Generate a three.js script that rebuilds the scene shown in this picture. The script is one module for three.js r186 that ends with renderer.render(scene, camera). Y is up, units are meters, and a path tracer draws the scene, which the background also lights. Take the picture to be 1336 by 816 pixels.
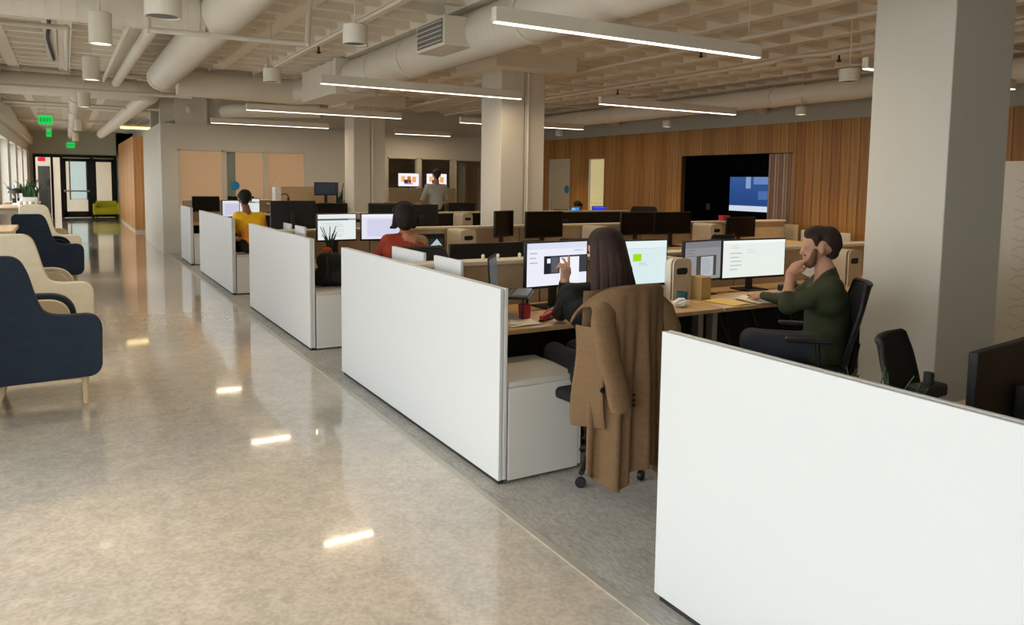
import * as THREE from 'three';
import { RoundedBoxGeometry } from 'three/addons/geometries/RoundedBoxGeometry.js';
import { mergeGeometries } from 'three/addons/utils/BufferGeometryUtils.js';
import { RectAreaLightUniformsLib } from 'three/addons/lights/RectAreaLightUniformsLib.js';
RectAreaLightUniformsLib.init();

// ---------------------------------------------------------------- camera, sky, exposure
const F = 980.4, CX = 668, CY = 320.5, EYE = 1.6;
const scene = new THREE.Scene();
const camera = new THREE.PerspectiveCamera(2 * Math.atan(408 / F) * 180 / Math.PI, 1336 / 816, 0.05, 200);
camera.position.set(0, EYE, 0);
camera.rotation.set(-0.08484, -0.53455, 0.01351, 'YXZ');
camera.setViewOffset(1336, 816, 0, 408 - CY, 1336, 816);
camera.updateMatrixWorld(true);
const renderer = new THREE.WebGLRenderer();
renderer.toneMapping = THREE.LinearToneMapping;
renderer.toneMappingExposure = 1.08;
renderer.shadowMap.enabled = true;
const SKY = 4.5;                                   // overcast sky outside the windows
scene.background = new THREE.Color().setRGB(0.93 * SKY, 0.98 * SKY, 1.0 * SKY);
const PENDANT_L = 42, DOWN_L = 8;                // linear pendants, cylinder downlights
const WARM = new THREE.Color().setRGB(1.0, 0.80, 0.54);

// pixel of the photograph -> point on a plane of known place
const rot = new THREE.Matrix4().extractRotation(camera.matrixWorld);
const ray = (u, v) => new THREE.Vector3((u - CX) / F, -(v - CY) / F, -1).applyMatrix4(rot);
const along = (r, t) => new THREE.Vector3(0, EYE, 0).addScaledVector(r, t);
const atZ = (u, v, z) => { const r = ray(u, v); return along(r, z / r.z); };
const atX = (u, v, x) => { const r = ray(u, v); return along(r, x / r.x); };
const atY = (u, v, y) => { const r = ray(u, v); return along(r, (y - EYE) / r.y); };

// ---------------------------------------------------------------- helpers
let seed = 7;
const rnd = () => { seed = (seed * 1664525 + 1013904223) >>> 0; return seed / 4294967296; };
const R = (d) => d * Math.PI / 180;
const used = {};
const numbered = (n) => { const k = used[n] = (used[n] ?? -1) + 1; return k ? n + '_' + String(k).padStart(3, '0') : n; };
function tag(o, label, category, group) { o.userData.label = label; if (category) o.userData.category = category; if (group) o.userData.group = group; return o; }
function thing(name, label, category, [x, y, z] = [0, 0, 0], turn = 0, group) {
  const g = new THREE.Group(); g.name = numbered(name); g.position.set(x, y, z); g.rotation.y = turn; scene.add(g); return tag(g, label, category, group);
}
function mesh(name, geo, mat, parent, label) {
  const m = new THREE.Mesh(Array.isArray(geo) ? merge(geo) : geo, mat);
  m.castShadow = m.receiveShadow = true;
  if (parent) { m.name = name; parent.add(m); } else { m.name = numbered(name); scene.add(m); }
  if (label) m.userData.label = label;
  return m;
}
function struct(name, geo, mat, label) { const m = mesh(name, geo, mat); m.userData.kind = 'structure'; if (label) m.userData.label = label; return m; }
function structGroup(name, label) { const g = new THREE.Group(); g.name = numbered(name); g.userData.kind = 'structure'; if (label) g.userData.label = label; scene.add(g); return g; }
function merge(list) {
  return mergeGeometries(list.map((g) => { const n = g.index ? g.toNonIndexed() : g; for (const k of Object.keys(n.attributes)) if (!['position', 'normal', 'uv'].includes(k)) n.deleteAttribute(k); return n; }));
}
const bx = (x0, x1, y0, y1, z0, z1) => new THREE.BoxGeometry(x1 - x0, y1 - y0, Math.abs(z1 - z0)).translate((x0 + x1) / 2, (y0 + y1) / 2, (z0 + z1) / 2);
function rb(x0, x1, y0, y1, z0, z1, r = 0.006, s = 2) {
  const w = x1 - x0, h = y1 - y0, d = Math.abs(z1 - z0);
  return new RoundedBoxGeometry(w, h, d, s, Math.min(r, w * 0.45, h * 0.45, d * 0.45)).translate((x0 + x1) / 2, (y0 + y1) / 2, (z0 + z1) / 2);
}
const cyl = (r0, r1, h, x, y, z, s = 20) => new THREE.CylinderGeometry(r1, r0, h, s).translate(x, y + h / 2, z);
const V = (x, y, z) => new THREE.Vector3(x, y, z);
const tube = (pts, r, s = 8, n) => new THREE.TubeGeometry(new THREE.CatmullRomCurve3(pts.map((p) => p.isVector3 ? p : V(...p)), false, 'catmullrom', 0.3), n ?? pts.length * 6, r, s, false);
function rod(a, b, r0, r1 = r0, s = 10) {
  a = a.isVector3 ? a : V(...a); b = b.isVector3 ? b : V(...b);
  const d = b.clone().sub(a), g = new THREE.CylinderGeometry(r1, r0, d.length(), s);
  g.applyQuaternion(new THREE.Quaternion().setFromUnitVectors(V(0, 1, 0), d.clone().normalize()));
  return g.translate(...a.clone().add(b).multiplyScalar(0.5).toArray());
}
function planeUV(g, k = 1) {                        // uv in metres by the dominant direction of each face
  const p = g.attributes.position, n = g.attributes.normal, uv = new Float32Array(p.count * 2);
  for (let i = 0; i < p.count; i++) {
    const a = Math.abs(n.getX(i)), b = Math.abs(n.getY(i)), c = Math.abs(n.getZ(i)), x = p.getX(i), y = p.getY(i), z = p.getZ(i);
    const [u, v] = b >= a && b >= c ? [x, z] : a >= c ? [z, y] : [x, y];
    uv[2 * i] = u * k; uv[2 * i + 1] = v * k;
  }
  g.setAttribute('uv', new THREE.BufferAttribute(uv, 2)); return g;
}
// ---------------------------------------------------------------- textures
function lattice(n, s0) { const a = new Float32Array(n * n); let s = s0; for (let i = 0; i < n * n; i++) { s = (s * 1664525 + 1013904223) >>> 0; a[i] = s / 4294967296; } return a; }
const LAT = lattice(256, 99);
function noise(x, y, px, py) {                      // value noise that repeats after px, py
  const xi = Math.floor(x), yi = Math.floor(y), fx = x - xi, fy = y - yi, m = (a, b) => ((a % b) + b) % b, g = (i, j) => LAT[(m(i, px) * 37 + m(j, py) * 101 * 3) & 65535];
  const s = fx * fx * (3 - 2 * fx), t = fy * fy * (3 - 2 * fy);
  return (g(xi, yi) * (1 - s) + g(xi + 1, yi) * s) * (1 - t) + (g(xi, yi + 1) * (1 - s) + g(xi + 1, yi + 1) * s) * t;
}
function dataTex(w, h, fn, metres, srgb = true) {
  const d = new Uint8Array(w * h * 4);
  for (let j = 0; j < h; j++) for (let i = 0; i < w; i++) { const c = fn(i / w, j / h, i, j), k = (j * w + i) * 4; d[k] = c[0]; d[k + 1] = c[1]; d[k + 2] = c[2]; d[k + 3] = 255; }
  const t = new THREE.DataTexture(d, w, h); t.wrapS = t.wrapT = THREE.RepeatWrapping; t.magFilter = THREE.LinearFilter; t.minFilter = THREE.LinearMipmapLinearFilter; t.generateMipmaps = true;
  if (srgb) t.colorSpace = THREE.SRGBColorSpace;
  if (metres) t.repeat.set(1 / metres[0], 1 / metres[1]);
  t.needsUpdate = true; return t;
}
const hash = (i, j) => { const s = Math.sin(i * 127.1 + j * 311.7) * 43758.5453; return s - Math.floor(s); };
const cl = (x) => Math.max(0, Math.min(255, x));
const concreteTex = dataTex(1024, 1024, (u, v, i, j) => {
  const a = noise(u * 5, v * 5, 5, 5) - 0.5, b = noise(u * 17, v * 17, 17, 17) - 0.5, c = noise(u * 61, v * 61, 61, 61) - 0.5, d = noise(u * 240, v * 240, 240, 240) - 0.5, s = hash(i, j) - 0.5;
  const k = a * 9 + b * 8 + c * 12 + d * 20 + s * 12, w = (a + b) * 4;
  return [cl(190 + k + w), cl(181 + k), cl(168 + k - w)];
}, [3.2, 3.2]);
const concreteRough = dataTex(512, 512, (u, v) => { const a = noise(u * 9, v * 9, 9, 9), b = noise(u * 40, v * 40, 40, 40); const g = cl(255 * (0.1 + 0.05 * a + 0.04 * b)); return [g, g, g]; }, [3.2, 3.2], false);
const carpetTex = dataTex(512, 512, (u, v, i, j) => {
  const a = noise(u * 8, v * 8, 8, 8) - 0.5, b = noise(u * 128, v * 40, 128, 40) - 0.5, s = hash(i, j) - 0.5, k = a * 12 + b * 26 + s * 34;
  return [cl(166 + k), cl(163 + k), cl(156 + k)];
}, [1.0, 1.0]);
function woodTex(base, amp, metres, rings = 30) {
  return dataTex(512, 512, (u, v, i, j) => {
    const a = noise(u * rings, v * 3, rings, 3) - 0.5, b = noise(u * rings * 4, v * 6, rings * 4, 6) - 0.5, c = noise(u * 4, v * 1, 4, 1) - 0.5, k = (a * 1.1 + b * 0.8 + c * 1.1) * amp;
    return [cl(base[0] + k), cl(base[1] + k * 0.8), cl(base[2] + k * 0.55)];
  }, metres);
}
const oakWallTex = woodTex([176, 130, 72], 30, [0.9, 2.6]);
const oakLightTex = woodTex([212, 184, 146], 20, [0.5, 1.2], 20);
const columnWoodTex = woodTex([214, 160, 102], 30, [0.9, 2.6]);
function fabricTex(base, amp) { return dataTex(256, 256, (u, v, i, j) => { const k = ((i % 4 < 2) === (j % 4 < 2) ? amp : -amp) * 0.5 + (hash(i, j) - 0.5) * amp * 1.6 + (noise(u * 7, v * 7, 7, 7) - 0.5) * amp; return base.map((b) => cl(b + k)); }, [0.3, 0.3]); }
function canvasTex(w, h, draw) {
  const c = document.createElement('canvas'); c.width = w; c.height = h; const g = c.getContext('2d'); draw(g, w, h);
  const t = new THREE.CanvasTexture(c); t.colorSpace = THREE.SRGBColorSpace; t.magFilter = THREE.LinearFilter; return t;
}
// ---------------------------------------------------------------- materials
const std = (color, roughness = 0.6, o = {}) => new THREE.MeshStandardMaterial({ color, roughness, ...o });
const M = {
  concrete: new THREE.MeshPhysicalMaterial({ map: concreteTex, roughnessMap: concreteRough, roughness: 1, clearcoat: 0.8, clearcoatRoughness: 0.045 }),
  carpet: std(0xffffff, 0.95, { map: carpetTex }),
  paint: std(0xd9d3c6, 0.75), ceiling: std(0xeee5d4, 0.85), gypsum: std(0xcfc9bc, 0.8), upperWall: std(0xa9a79c, 0.8),
  duct: std(0xe4ddcf, 0.5, { metalness: 0.0 }), pipe: std(0xe4ddcf, 0.55), darkHook: std(0x2b2622, 0.6),
  oakWall: [0xffffff, 0xf2e9dd, 0xe6d8c6, 0xfff4e6].map((c) => std(c, 0.5, { map: oakWallTex })), oakGroove: std(0x5a3c1e, 0.8),
  columnWood: [0xffffff, 0xf4ece2, 0xfff6ea].map((c) => std(c, 0.45, { map: columnWoodTex })),
  panel: std(0xdadbda, 0.42), panelEdge: std(0xd0cec9, 0.5), cabinet: std(0xdcd9d2, 0.45), cushion: std(0xcdc8bf, 0.8),
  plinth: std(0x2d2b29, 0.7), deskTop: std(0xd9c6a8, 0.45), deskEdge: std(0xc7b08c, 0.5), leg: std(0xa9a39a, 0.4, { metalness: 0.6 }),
  darkPanel: std(0x26231f, 0.9), divider: std(0xffffff, 0.95, { map: fabricTex([184, 166, 138], 10) }), cap: std(0xd5cab6, 0.5),
  box: std(0xc9bca4, 0.45), dark: std(0x0c0c0d, 0.5), black: std(0x161618, 0.55), blackSoft: std(0x151517, 0.9), meshBack: std(0x1a1b1e, 0.75), screenOff: std(0x0a0b0d, 0.22),
  chrome: std(0x9c9c9c, 0.3, { metalness: 0.9 }), grey: std(0x6f6f6f, 0.6), white: std(0xeeece6, 0.5), paper: std(0xf0e8d2, 0.8), yellowPaper: std(0xe8c860, 0.8),
  navy: std(0xffffff, 0.9, { map: fabricTex([30, 42, 58], 6) }), cream: std(0xffffff, 0.9, { map: fabricTex([205, 194, 170], 8) }), oak: std(0xffffff, 0.5, { map: oakLightTex }),
  yellow: std(0xc9c21a, 0.7), blackFrame: std(0x14130f, 0.4, { metalness: 0.3 }), steel: std(0xb9b7b2, 0.3, { metalness: 0.8 }),
  glass: new THREE.MeshPhysicalMaterial({ color: 0xffffff, roughness: 0.02, transmission: 1, thickness: 0, ior: 1.45 }),
  strip: std(0xb9b4a8, 0.35, { metalness: 0.3 }), green: std(0x3f6b3a, 0.7), darkGreen: std(0x24401f, 0.7), red: std(0xb3262c, 0.6), teal: std(0x1f5a66, 0.6), blueDot: std(0x2a86b8, 0.6),
  whiteboard: std(0xe4e0d6, 0.35), exterior: std(0xb9b7b2, 0.9),
};
const glow = (color, k, base = 0x111111) => new THREE.MeshStandardMaterial({ color: base, roughness: 0.6, emissive: color, emissiveIntensity: k });
const screenMat = (tex, k = 0.85) => new THREE.MeshStandardMaterial({ color: 0x050505, roughness: 0.3, emissive: 0xffffff, emissiveMap: tex, emissiveIntensity: k });
// ---------------------------------------------------------------- room shell
const XL = -1.15, XR = 10.4, ZR = 4, ZB = -17.2, ZE = -33.3, RIB = 3.27, SLAB = 3.48, TOP = 3.7, FX = 1.79;
struct('floor', planeUV(bx(XL, FX, -0.2, 0, ZR, -39)), M.concrete, 'polished beige concrete corridor floor');
struct('carpet', planeUV(bx(FX, XR + 3, -0.2, 0.004, ZR, -33.6)), M.carpet, 'grey low pile office carpet under the desks');
struct('trim_1', bx(FX - 0.022, FX + 0.012, -0.01, 0.007, ZR, ZB), M.strip, 'pale metal strip between concrete and carpet');
// waffle ceiling: slab, cross joists and long beams, each one a piece
const ceiling = structGroup('ceiling', 'cream painted waffle slab ceiling');
mesh('slab', bx(XL - 0.3, XR + 3, SLAB, TOP, ZR + 0.3, -39), M.ceiling, ceiling);
function joistGeo(len, w0, w1, y0, alongX) {
  const s = new THREE.Shape([new THREE.Vector2(-w0 / 2, y0), new THREE.Vector2(w0 / 2, y0), new THREE.Vector2(w1 / 2, SLAB + 0.01), new THREE.Vector2(-w1 / 2, SLAB + 0.01)]);
  const g = new THREE.ExtrudeGeometry(s, { depth: len, bevelEnabled: false }).translate(0, 0, -len / 2);
  return alongX ? g.rotateY(Math.PI / 2) : g;
}
const crossJoist = joistGeo(XR - XL, 0.1, 0.2, RIB + 0.012, true), longBeam = joistGeo(ZR - ZE, 0.15, 0.27, RIB, false);
for (let z = ZR - 0.3, k = 0; z > ZE; z -= 0.45, k++) { const j = mesh('joist', crossJoist, M.ceiling, ceiling); j.position.set((XL + XR) / 2, 0, z); }
for (let x = XL + 0.5; x < XR; x += 0.68) { const j = mesh('beam', longBeam, M.ceiling, ceiling); j.position.set(x, 0, (ZR + ZE) / 2); }
// deeper cross beams over the corridor bays
for (const z of [-15.4, -20.9, -26.4]) mesh('beam', bx(XL, FX, RIB - 0.08, SLAB, z - 0.2, z + 0.2), M.ceiling, ceiling);

// left wall with its row of windows
const winZ = []; for (let z = 2.6; z > ZE + 1.2; z -= 3.2) winZ.push(z);
const WT = 0.28, WW = 2.36;
const glazing = (z) => z > -7 ? [0.1, 3.0] : [0.86, 2.42];          // unseen near windows made full height to brighten the foreground, sill windows further on
{
  const g = []; let z1 = ZR;
  for (const z of winZ) { const [SILL, HEAD] = glazing(z); g.push(bx(XL - WT, XL, -0.2, TOP, z1, z + WW / 2), bx(XL - WT, XL, -0.2, SILL, z + WW / 2, z - WW / 2), bx(XL - WT, XL, HEAD, TOP, z + WW / 2, z - WW / 2)); z1 = z - WW / 2; }
  g.push(bx(XL - WT, XL, -0.2, TOP, z1, ZE));
  struct('wall_left', g, M.paint, 'off white window wall beside the corridor');
  winZ.forEach((z, k) => {
    const [SILL, HEAD] = glazing(z), w = structGroup('window_' + (k + 1), 'tall office window in the corridor wall'), x = XL - 0.2;
    mesh('window_frame', [bx(x - 0.03, x + 0.03, SILL, SILL + 0.05, z - WW / 2, z + WW / 2), bx(x - 0.03, x + 0.03, HEAD - 0.05, HEAD, z - WW / 2, z + WW / 2), bx(x - 0.03, x + 0.03, SILL, HEAD, z - WW / 2, z - WW / 2 + 0.05), bx(x - 0.03, x + 0.03, SILL, HEAD, z + WW / 2 - 0.05, z + WW / 2), bx(x - 0.03, x + 0.03, SILL, HEAD, z - 0.025, z + 0.025)], M.steel, w);
    for (const s of [-1, 1]) mesh('pane', bx(x - 0.004, x + 0.004, SILL + 0.05, HEAD - 0.05, z + s * 0.025, z + s * (WW / 2 - 0.05)), M.glass, w);
    mesh('window_sill', rb(XL - 0.2, XL + 0.05, SILL - 0.03, SILL + 0.012, z - WW / 2 + 0.01, z + WW / 2 - 0.01), M.white, w);
  });
  struct('trim_2', rb(XL, XL + 0.14, 2.72, 3.0, -7.4, ZE + 0.02, 0.02), M.gypsum, 'boxed shade pocket along the top of the windows');
  struct('ground', bx(-80, XL - WT, -4.2, -4, 40, -80), M.exterior, 'pale paving outside the windows');
}
struct('wall_rear', bx(XL - WT, XR + 3, -0.2, TOP, ZR, ZR + 0.3), M.paint);

// right wall: oak boards below, grey plaster above, with the dark room opening, a door and a lit sidelight
const WOODTOP = 2.64, openings = [[-11.07, -8.44, 2.145], [-15.78, -14.88, 2.16], [-14.14, -13.54, 2.15]];
{
  const wr = structGroup('wall_right', 'honey oak board wall with grey plaster above');
  mesh('plaster', bx(XR, XR + 0.25, WOODTOP, TOP, ZR, ZB), M.upperWall, wr);
  const back = []; let edge = ZR;
  const cuts = [...openings].sort((a, b) => b[1] - a[1]);
  for (const [z0, z1, h] of cuts) { back.push(bx(XR + 0.02, XR + 0.1, -0.2, WOODTOP, edge, z1)); back.push(bx(XR + 0.02, XR + 0.1, h, WOODTOP, z1, z0)); edge = z0; }
  back.push(bx(XR + 0.02, XR + 0.1, -0.2, WOODTOP, edge, ZB));
  mesh('backing', back, M.oakGroove, wr);
  const BW = 0.165, N = Math.floor((ZR - ZB) / BW);
  const full = planeUV(rb(-0.011, 0.011, 0, WOODTOP, -BW / 2 + 0.003, BW / 2 - 0.003, 0.003, 1));
  for (let k = 0; k < N; k++) {
    const z = ZR - BW * (k + 0.5), o = openings.find(([z0, z1]) => z - BW / 2 < z1 && z + BW / 2 > z0);
    let b;
    if (!o) b = mesh('board', full, M.oakWall[k * 7 % 4], wr);
    else {
      b = mesh('board', planeUV(rb(-0.011, 0.011, o[2], WOODTOP, -BW / 2 + 0.003, BW / 2 - 0.003, 0.003, 1)), M.oakWall[k * 7 % 4], wr);
      for (const [s, e] of [[z + BW / 2, o[1]], [o[0], z - BW / 2]]) if (s - e > 0.02 && s > e) { const c = mesh('board', planeUV(rb(-0.011, 0.011, 0, o[2], e - z + 0.003, s - z - 0.003, 0.003, 1)), M.oakWall[k * 7 % 4], wr); c.position.set(XR, 0, z); }
    }
    b.position.set(XR, 0, z);
  }
  // dark room behind the opening
  const XB = 13.0;
  struct('wall_alcove', [bx(XB, XB + 0.2, -0.1, TOP, -6.5, -13), bx(XR + 0.1, XB, -0.1, TOP, -6.7, -6.5), bx(XR + 0.1, XB, -0.1, TOP, -13.2, -13), bx(XR + 0.1, XB, 2.5, 2.6, -13, -6.6)], std(0x121214, 0.9), 'black painted walls of the media room');
  const tvA = atX(954, 231, XB - 0.06), tvB = atX(1016, 278, XB - 0.06);
  const tv = thing('television', 'large wall television showing a blue picture in the dark room', 'television', [XB - 0.03, 0, 0]);
  mesh('housing', rb(-0.06, 0, tvB.y - 0.03, tvA.y + 0.03, tvA.z - 0.03, tvB.z + 0.03, 0.01), M.dark, tv);
  const tt = canvasTex(256, 160, (g, w, h) => { const q = g.createLinearGradient(0, 0, 0, h); q.addColorStop(0, '#3d5f9c'); q.addColorStop(0.75, '#2b4c8c'); q.addColorStop(1, '#34579a'); g.fillStyle = q; g.fillRect(0, 0, w, h); g.fillStyle = '#8fa9d6'; g.fillRect(w * 0.34, 0, 26, 54); g.fillStyle = '#6f8fc8'; g.fillRect(w * 0.5, 0, 90, 34); g.fillStyle = '#5273b3'; g.fillRect(w * 0.6, h * 0.4, 70, 40); g.fillStyle = '#dfe8f6'; g.fillRect(0, h * 0.84, w, h * 0.16); });
  const scr = mesh('screen', new THREE.PlaneGeometry(Math.abs(tvA.z - tvB.z), tvA.y - tvB.y).rotateY(-Math.PI / 2).translate(-0.062, (tvA.y + tvB.y) / 2, (tvA.z + tvB.z) / 2), screenMat(tt, 0.8), tv);
  const cur = thing('slatted_curtain', 'purple brown vertical slat curtain at the edge of the dark room', 'curtain', [XR + 0.06, 0, 0]);
  for (let k = 0; k < 9; k++) { const z = -8.98 + 0.06 * k + 0.03; mesh('slat', planeUV(rb(-0.02, 0.02, 0.02, 2.135, z - 0.026, z + 0.024, 0.006, 1)), std([0xa58b7a, 0x8d7566, 0xb59a88][k % 3], 0.8), cur).rotation.y = 0; }
  const op = atX(923.5, 270, XB - 0.01);
  const pl = thing('wall_plate', 'small white wall plate on the black media room wall', 'wall plate', [XB - 0.012, op.y, op.z]);
  mesh('plate', rb(-0.012, 0.01, -0.08, 0.08, -0.06, 0.06), M.white, pl); mesh('button', rb(-0.016, -0.01, -0.02, 0.02, -0.012, 0.012, 0.002), M.panelEdge, pl);
  // door and sidelight
  const d1 = structGroup('door_1', 'beige door with a round blue sticker in the oak wall');
  mesh('door_leaf', rb(XR + 0.03, XR + 0.07, 0.01, 2.15, -15.77, -14.89, 0.004), std(0xc4b59b, 0.6), d1);
  mesh('door_frame', [bx(XR + 0.0, XR + 0.1, 0, 2.16, -14.9, -14.88), bx(XR, XR + 0.1, 0, 2.16, -15.78, -15.76), bx(XR, XR + 0.1, 2.14, 2.16, -15.78, -14.88)], M.panelEdge, d1);
  mesh('door_handle', [rod([XR + 0.03, 1.02, -14.98], [XR - 0.03, 1.02, -14.98], 0.01), rod([XR - 0.03, 1.02, -14.98], [XR - 0.03, 1.02, -15.1], 0.009)], M.steel, d1);
  mesh('sticker', cyl(0.1, 0.1, 0.004, 0, 0, 0, 28).rotateZ(Math.PI / 2).translate(XR + 0.03, 1.43, -15.05), M.blueDot, d1, 'round blue sticker');
  struct('wall_closet', bx(XR + 0.12, XR + 0.25, -0.1, 2.2, -15.8, -14.86), M.gypsum);
  const w1 = structGroup('window_20', 'tall lit sidelight with a frosted dot film');
  const dotTex = canvasTex(64, 256, (g, w, h) => { g.fillStyle = '#e2d096'; g.fillRect(0, 0, w, h); g.fillStyle = '#c0ad74'; for (let j = 0; j < 12; j++) for (let i = 0; i < 5; i++) { g.beginPath(); g.arc(8 + i * 12, 110 + j * 13, 2.4, 0, 7); g.fill(); } });
  mesh('pane', rb(XR + 0.05, XR + 0.06, 0.05, 2.13, -14.12, -13.56, 0.002), new THREE.MeshStandardMaterial({ color: 0x9a8f70, roughness: 0.5, emissive: 0xffffff, emissiveMap: dotTex, emissiveIntensity: 0.5 }), w1);
  mesh('window_frame', [bx(XR, XR + 0.09, 0, 2.15, -13.56, -13.54), bx(XR, XR + 0.09, 0, 2.15, -14.14, -14.12), bx(XR, XR + 0.09, 2.13, 2.15, -14.14, -13.54), bx(XR + 0.1, XR + 0.2, -0.1, 2.2, -14.2, -13.5)], M.panelEdge, w1);
}
// ventilation duct plaster head runs above; back wall of the meeting rooms with its windows
{
  const wins = [[2.02, 2.92, 0.95, 2.19, 'peach'], [2.96, 3.78, 0.95, 2.19, 'split'], [3.83, 4.68, 0.95, 2.19, 'peach2'], [6.66, 7.45, 0.5, 2.15, 'dark'], [7.53, 8.4, 0.5, 2.15, 'dark'], [8.49, 9.6, 0.1, 2.14, 'dark']];
  const H = 2.72, g = []; let x0 = 1.71;
  for (const [a, b, y0, y1] of wins) { g.push(bx(x0, a, -0.1, H, ZB - 0.15, ZB)); g.push(bx(a, b, -0.1, y0, ZB - 0.15, ZB)); g.push(bx(a, b, y1, H, ZB - 0.15, ZB)); x0 = b; }
  g.push(bx(x0, XR + 0.2, -0.1, H, ZB - 0.15, ZB));
  struct('wall_back', g, M.paint, 'beige partition wall of the meeting rooms with interior windows');
  struct('wall_corridor', [bx(1.71, 1.86, -0.1, H, ZB - 0.15, -21.4), bx(1.86, XR + 0.2, -0.1, H, -21.4, -21.25), bx(1.87, XR + 0.19, H - 0.1, H - 0.005, ZB - 0.16, -21.24)], M.gypsum, 'white partition wall along the corridor');
  struct('baseboard_back', bx(1.705, 5, 0, 0.1, ZB, ZB + 0.012), M.panelEdge);
  struct('trim_3', rb(1.695, 1.712, 0, H, ZB + 0.005, ZB - 0.03, 0.003), M.white, 'white corner bead at the end of the partition wall');
  const peach = (d) => canvasTex(256, 256, (q, w, h) => { q.fillStyle = '#c9a17c'; q.fillRect(0, 0, w, h); if (d) { for (let j = 0; j < 16; j++) for (let i = 0; i < 20; i++) { const t = d === 2 ? (i / 20 + j / 16 - 0.55) : (j / 16 - 0.35); if (t < 0) continue; q.fillStyle = d === 2 && (i + j) % 3 === 0 ? '#f2d9bd' : '#ad8866'; q.beginPath(); q.arc(6 + i * 13, 30 + j * 14, 2.6, 0, 7); q.fill(); } } });
  wins.forEach(([a, b, y0, y1, kind], k) => {
    const w = structGroup('window_' + (21 + k), kind === 'dark' ? 'interior window into an unlit room' : 'frosted peach interior window of the meeting room');
    mesh('window_frame', [bx(a, b, y1 - 0.03, y1, ZB - 0.1, ZB + 0.012), bx(a, b, y0, y0 + 0.03, ZB - 0.1, ZB + 0.012), bx(a, a + 0.03, y0, y1, ZB - 0.1, ZB + 0.012), bx(b - 0.03, b, y0, y1, ZB - 0.1, ZB + 0.012)], M.cap, w);
    const frost = (d) => new THREE.MeshStandardMaterial({ color: 0xb49474, roughness: 0.5, emissive: 0xffffff, emissiveMap: peach(d), emissiveIntensity: 0.3 });
    if (kind === 'dark') mesh('pane', bx(a + 0.03, b - 0.03, y0 + 0.03, y1 - 0.03, ZB - 0.06, ZB - 0.05), M.glass, w);
    else {
      const s = kind === 'split' ? a + 0.22 : a + 0.03;
      mesh('pane', bx(s, b - 0.03, y0 + 0.03, y1 - 0.03, ZB - 0.06, ZB - 0.05), frost(kind === 'peach' ? 0 : kind === 'split' ? 1 : 2), w);
      if (kind === 'split') { mesh('pane', bx(a + 0.03, s, y0 + 0.03, y1 - 0.03, ZB - 0.065, ZB - 0.055), std(0x8a948f, 0.3), w, 'grey blue clear strip'); mesh('sticker', cyl(0.1, 0.1, 0.006, 0, 0, 0, 28).rotateX(Math.PI / 2).translate(s - 0.02, 1.43, ZB - 0.045), M.blueDot, w, 'round blue sticker'); }
    }
  });
  struct('wall_dark_room', [bx(6.3, XR, -0.1, 2.6, -21.2, -21.1), bx(6.3, 6.4, -0.1, 2.6, -21.2, ZB - 0.15), bx(9.9, 10.0, -0.1, 2.6, -21.2, ZB - 0.15), bx(6.3, 10.0, 2.55, 2.62, -21.2, ZB - 0.15)], M.paint, 'unlit room behind the interior windows');
  struct('wall_added_infill', bx(1.71, XR + 0.2, 2.72, TOP, -17.5, -17.36), M.paint, 'beige wall added above the meeting rooms to catch light');  // added wall closes off the dark space above and catches the front light
  struct('wall_far_right', bx(XR, XR + 0.25, -0.1, TOP, ZB, ZE - 0.2), M.paint, 'painted wall beyond the oak boards');
  const inner = structGroup('door_5', 'door seen through the unlit window'); mesh('door_frame', [bx(9.84, 9.9, 0, 2.05, -18.6, -18.5), bx(9.84, 9.9, 0, 2.05, -19.55, -19.45), bx(9.84, 9.9, 1.98, 2.05, -19.55, -18.5)], M.cap, inner); mesh('door_leaf', bx(9.87, 9.895, 0, 1.98, -19.45, -18.6), M.oak, inner);
}
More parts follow.
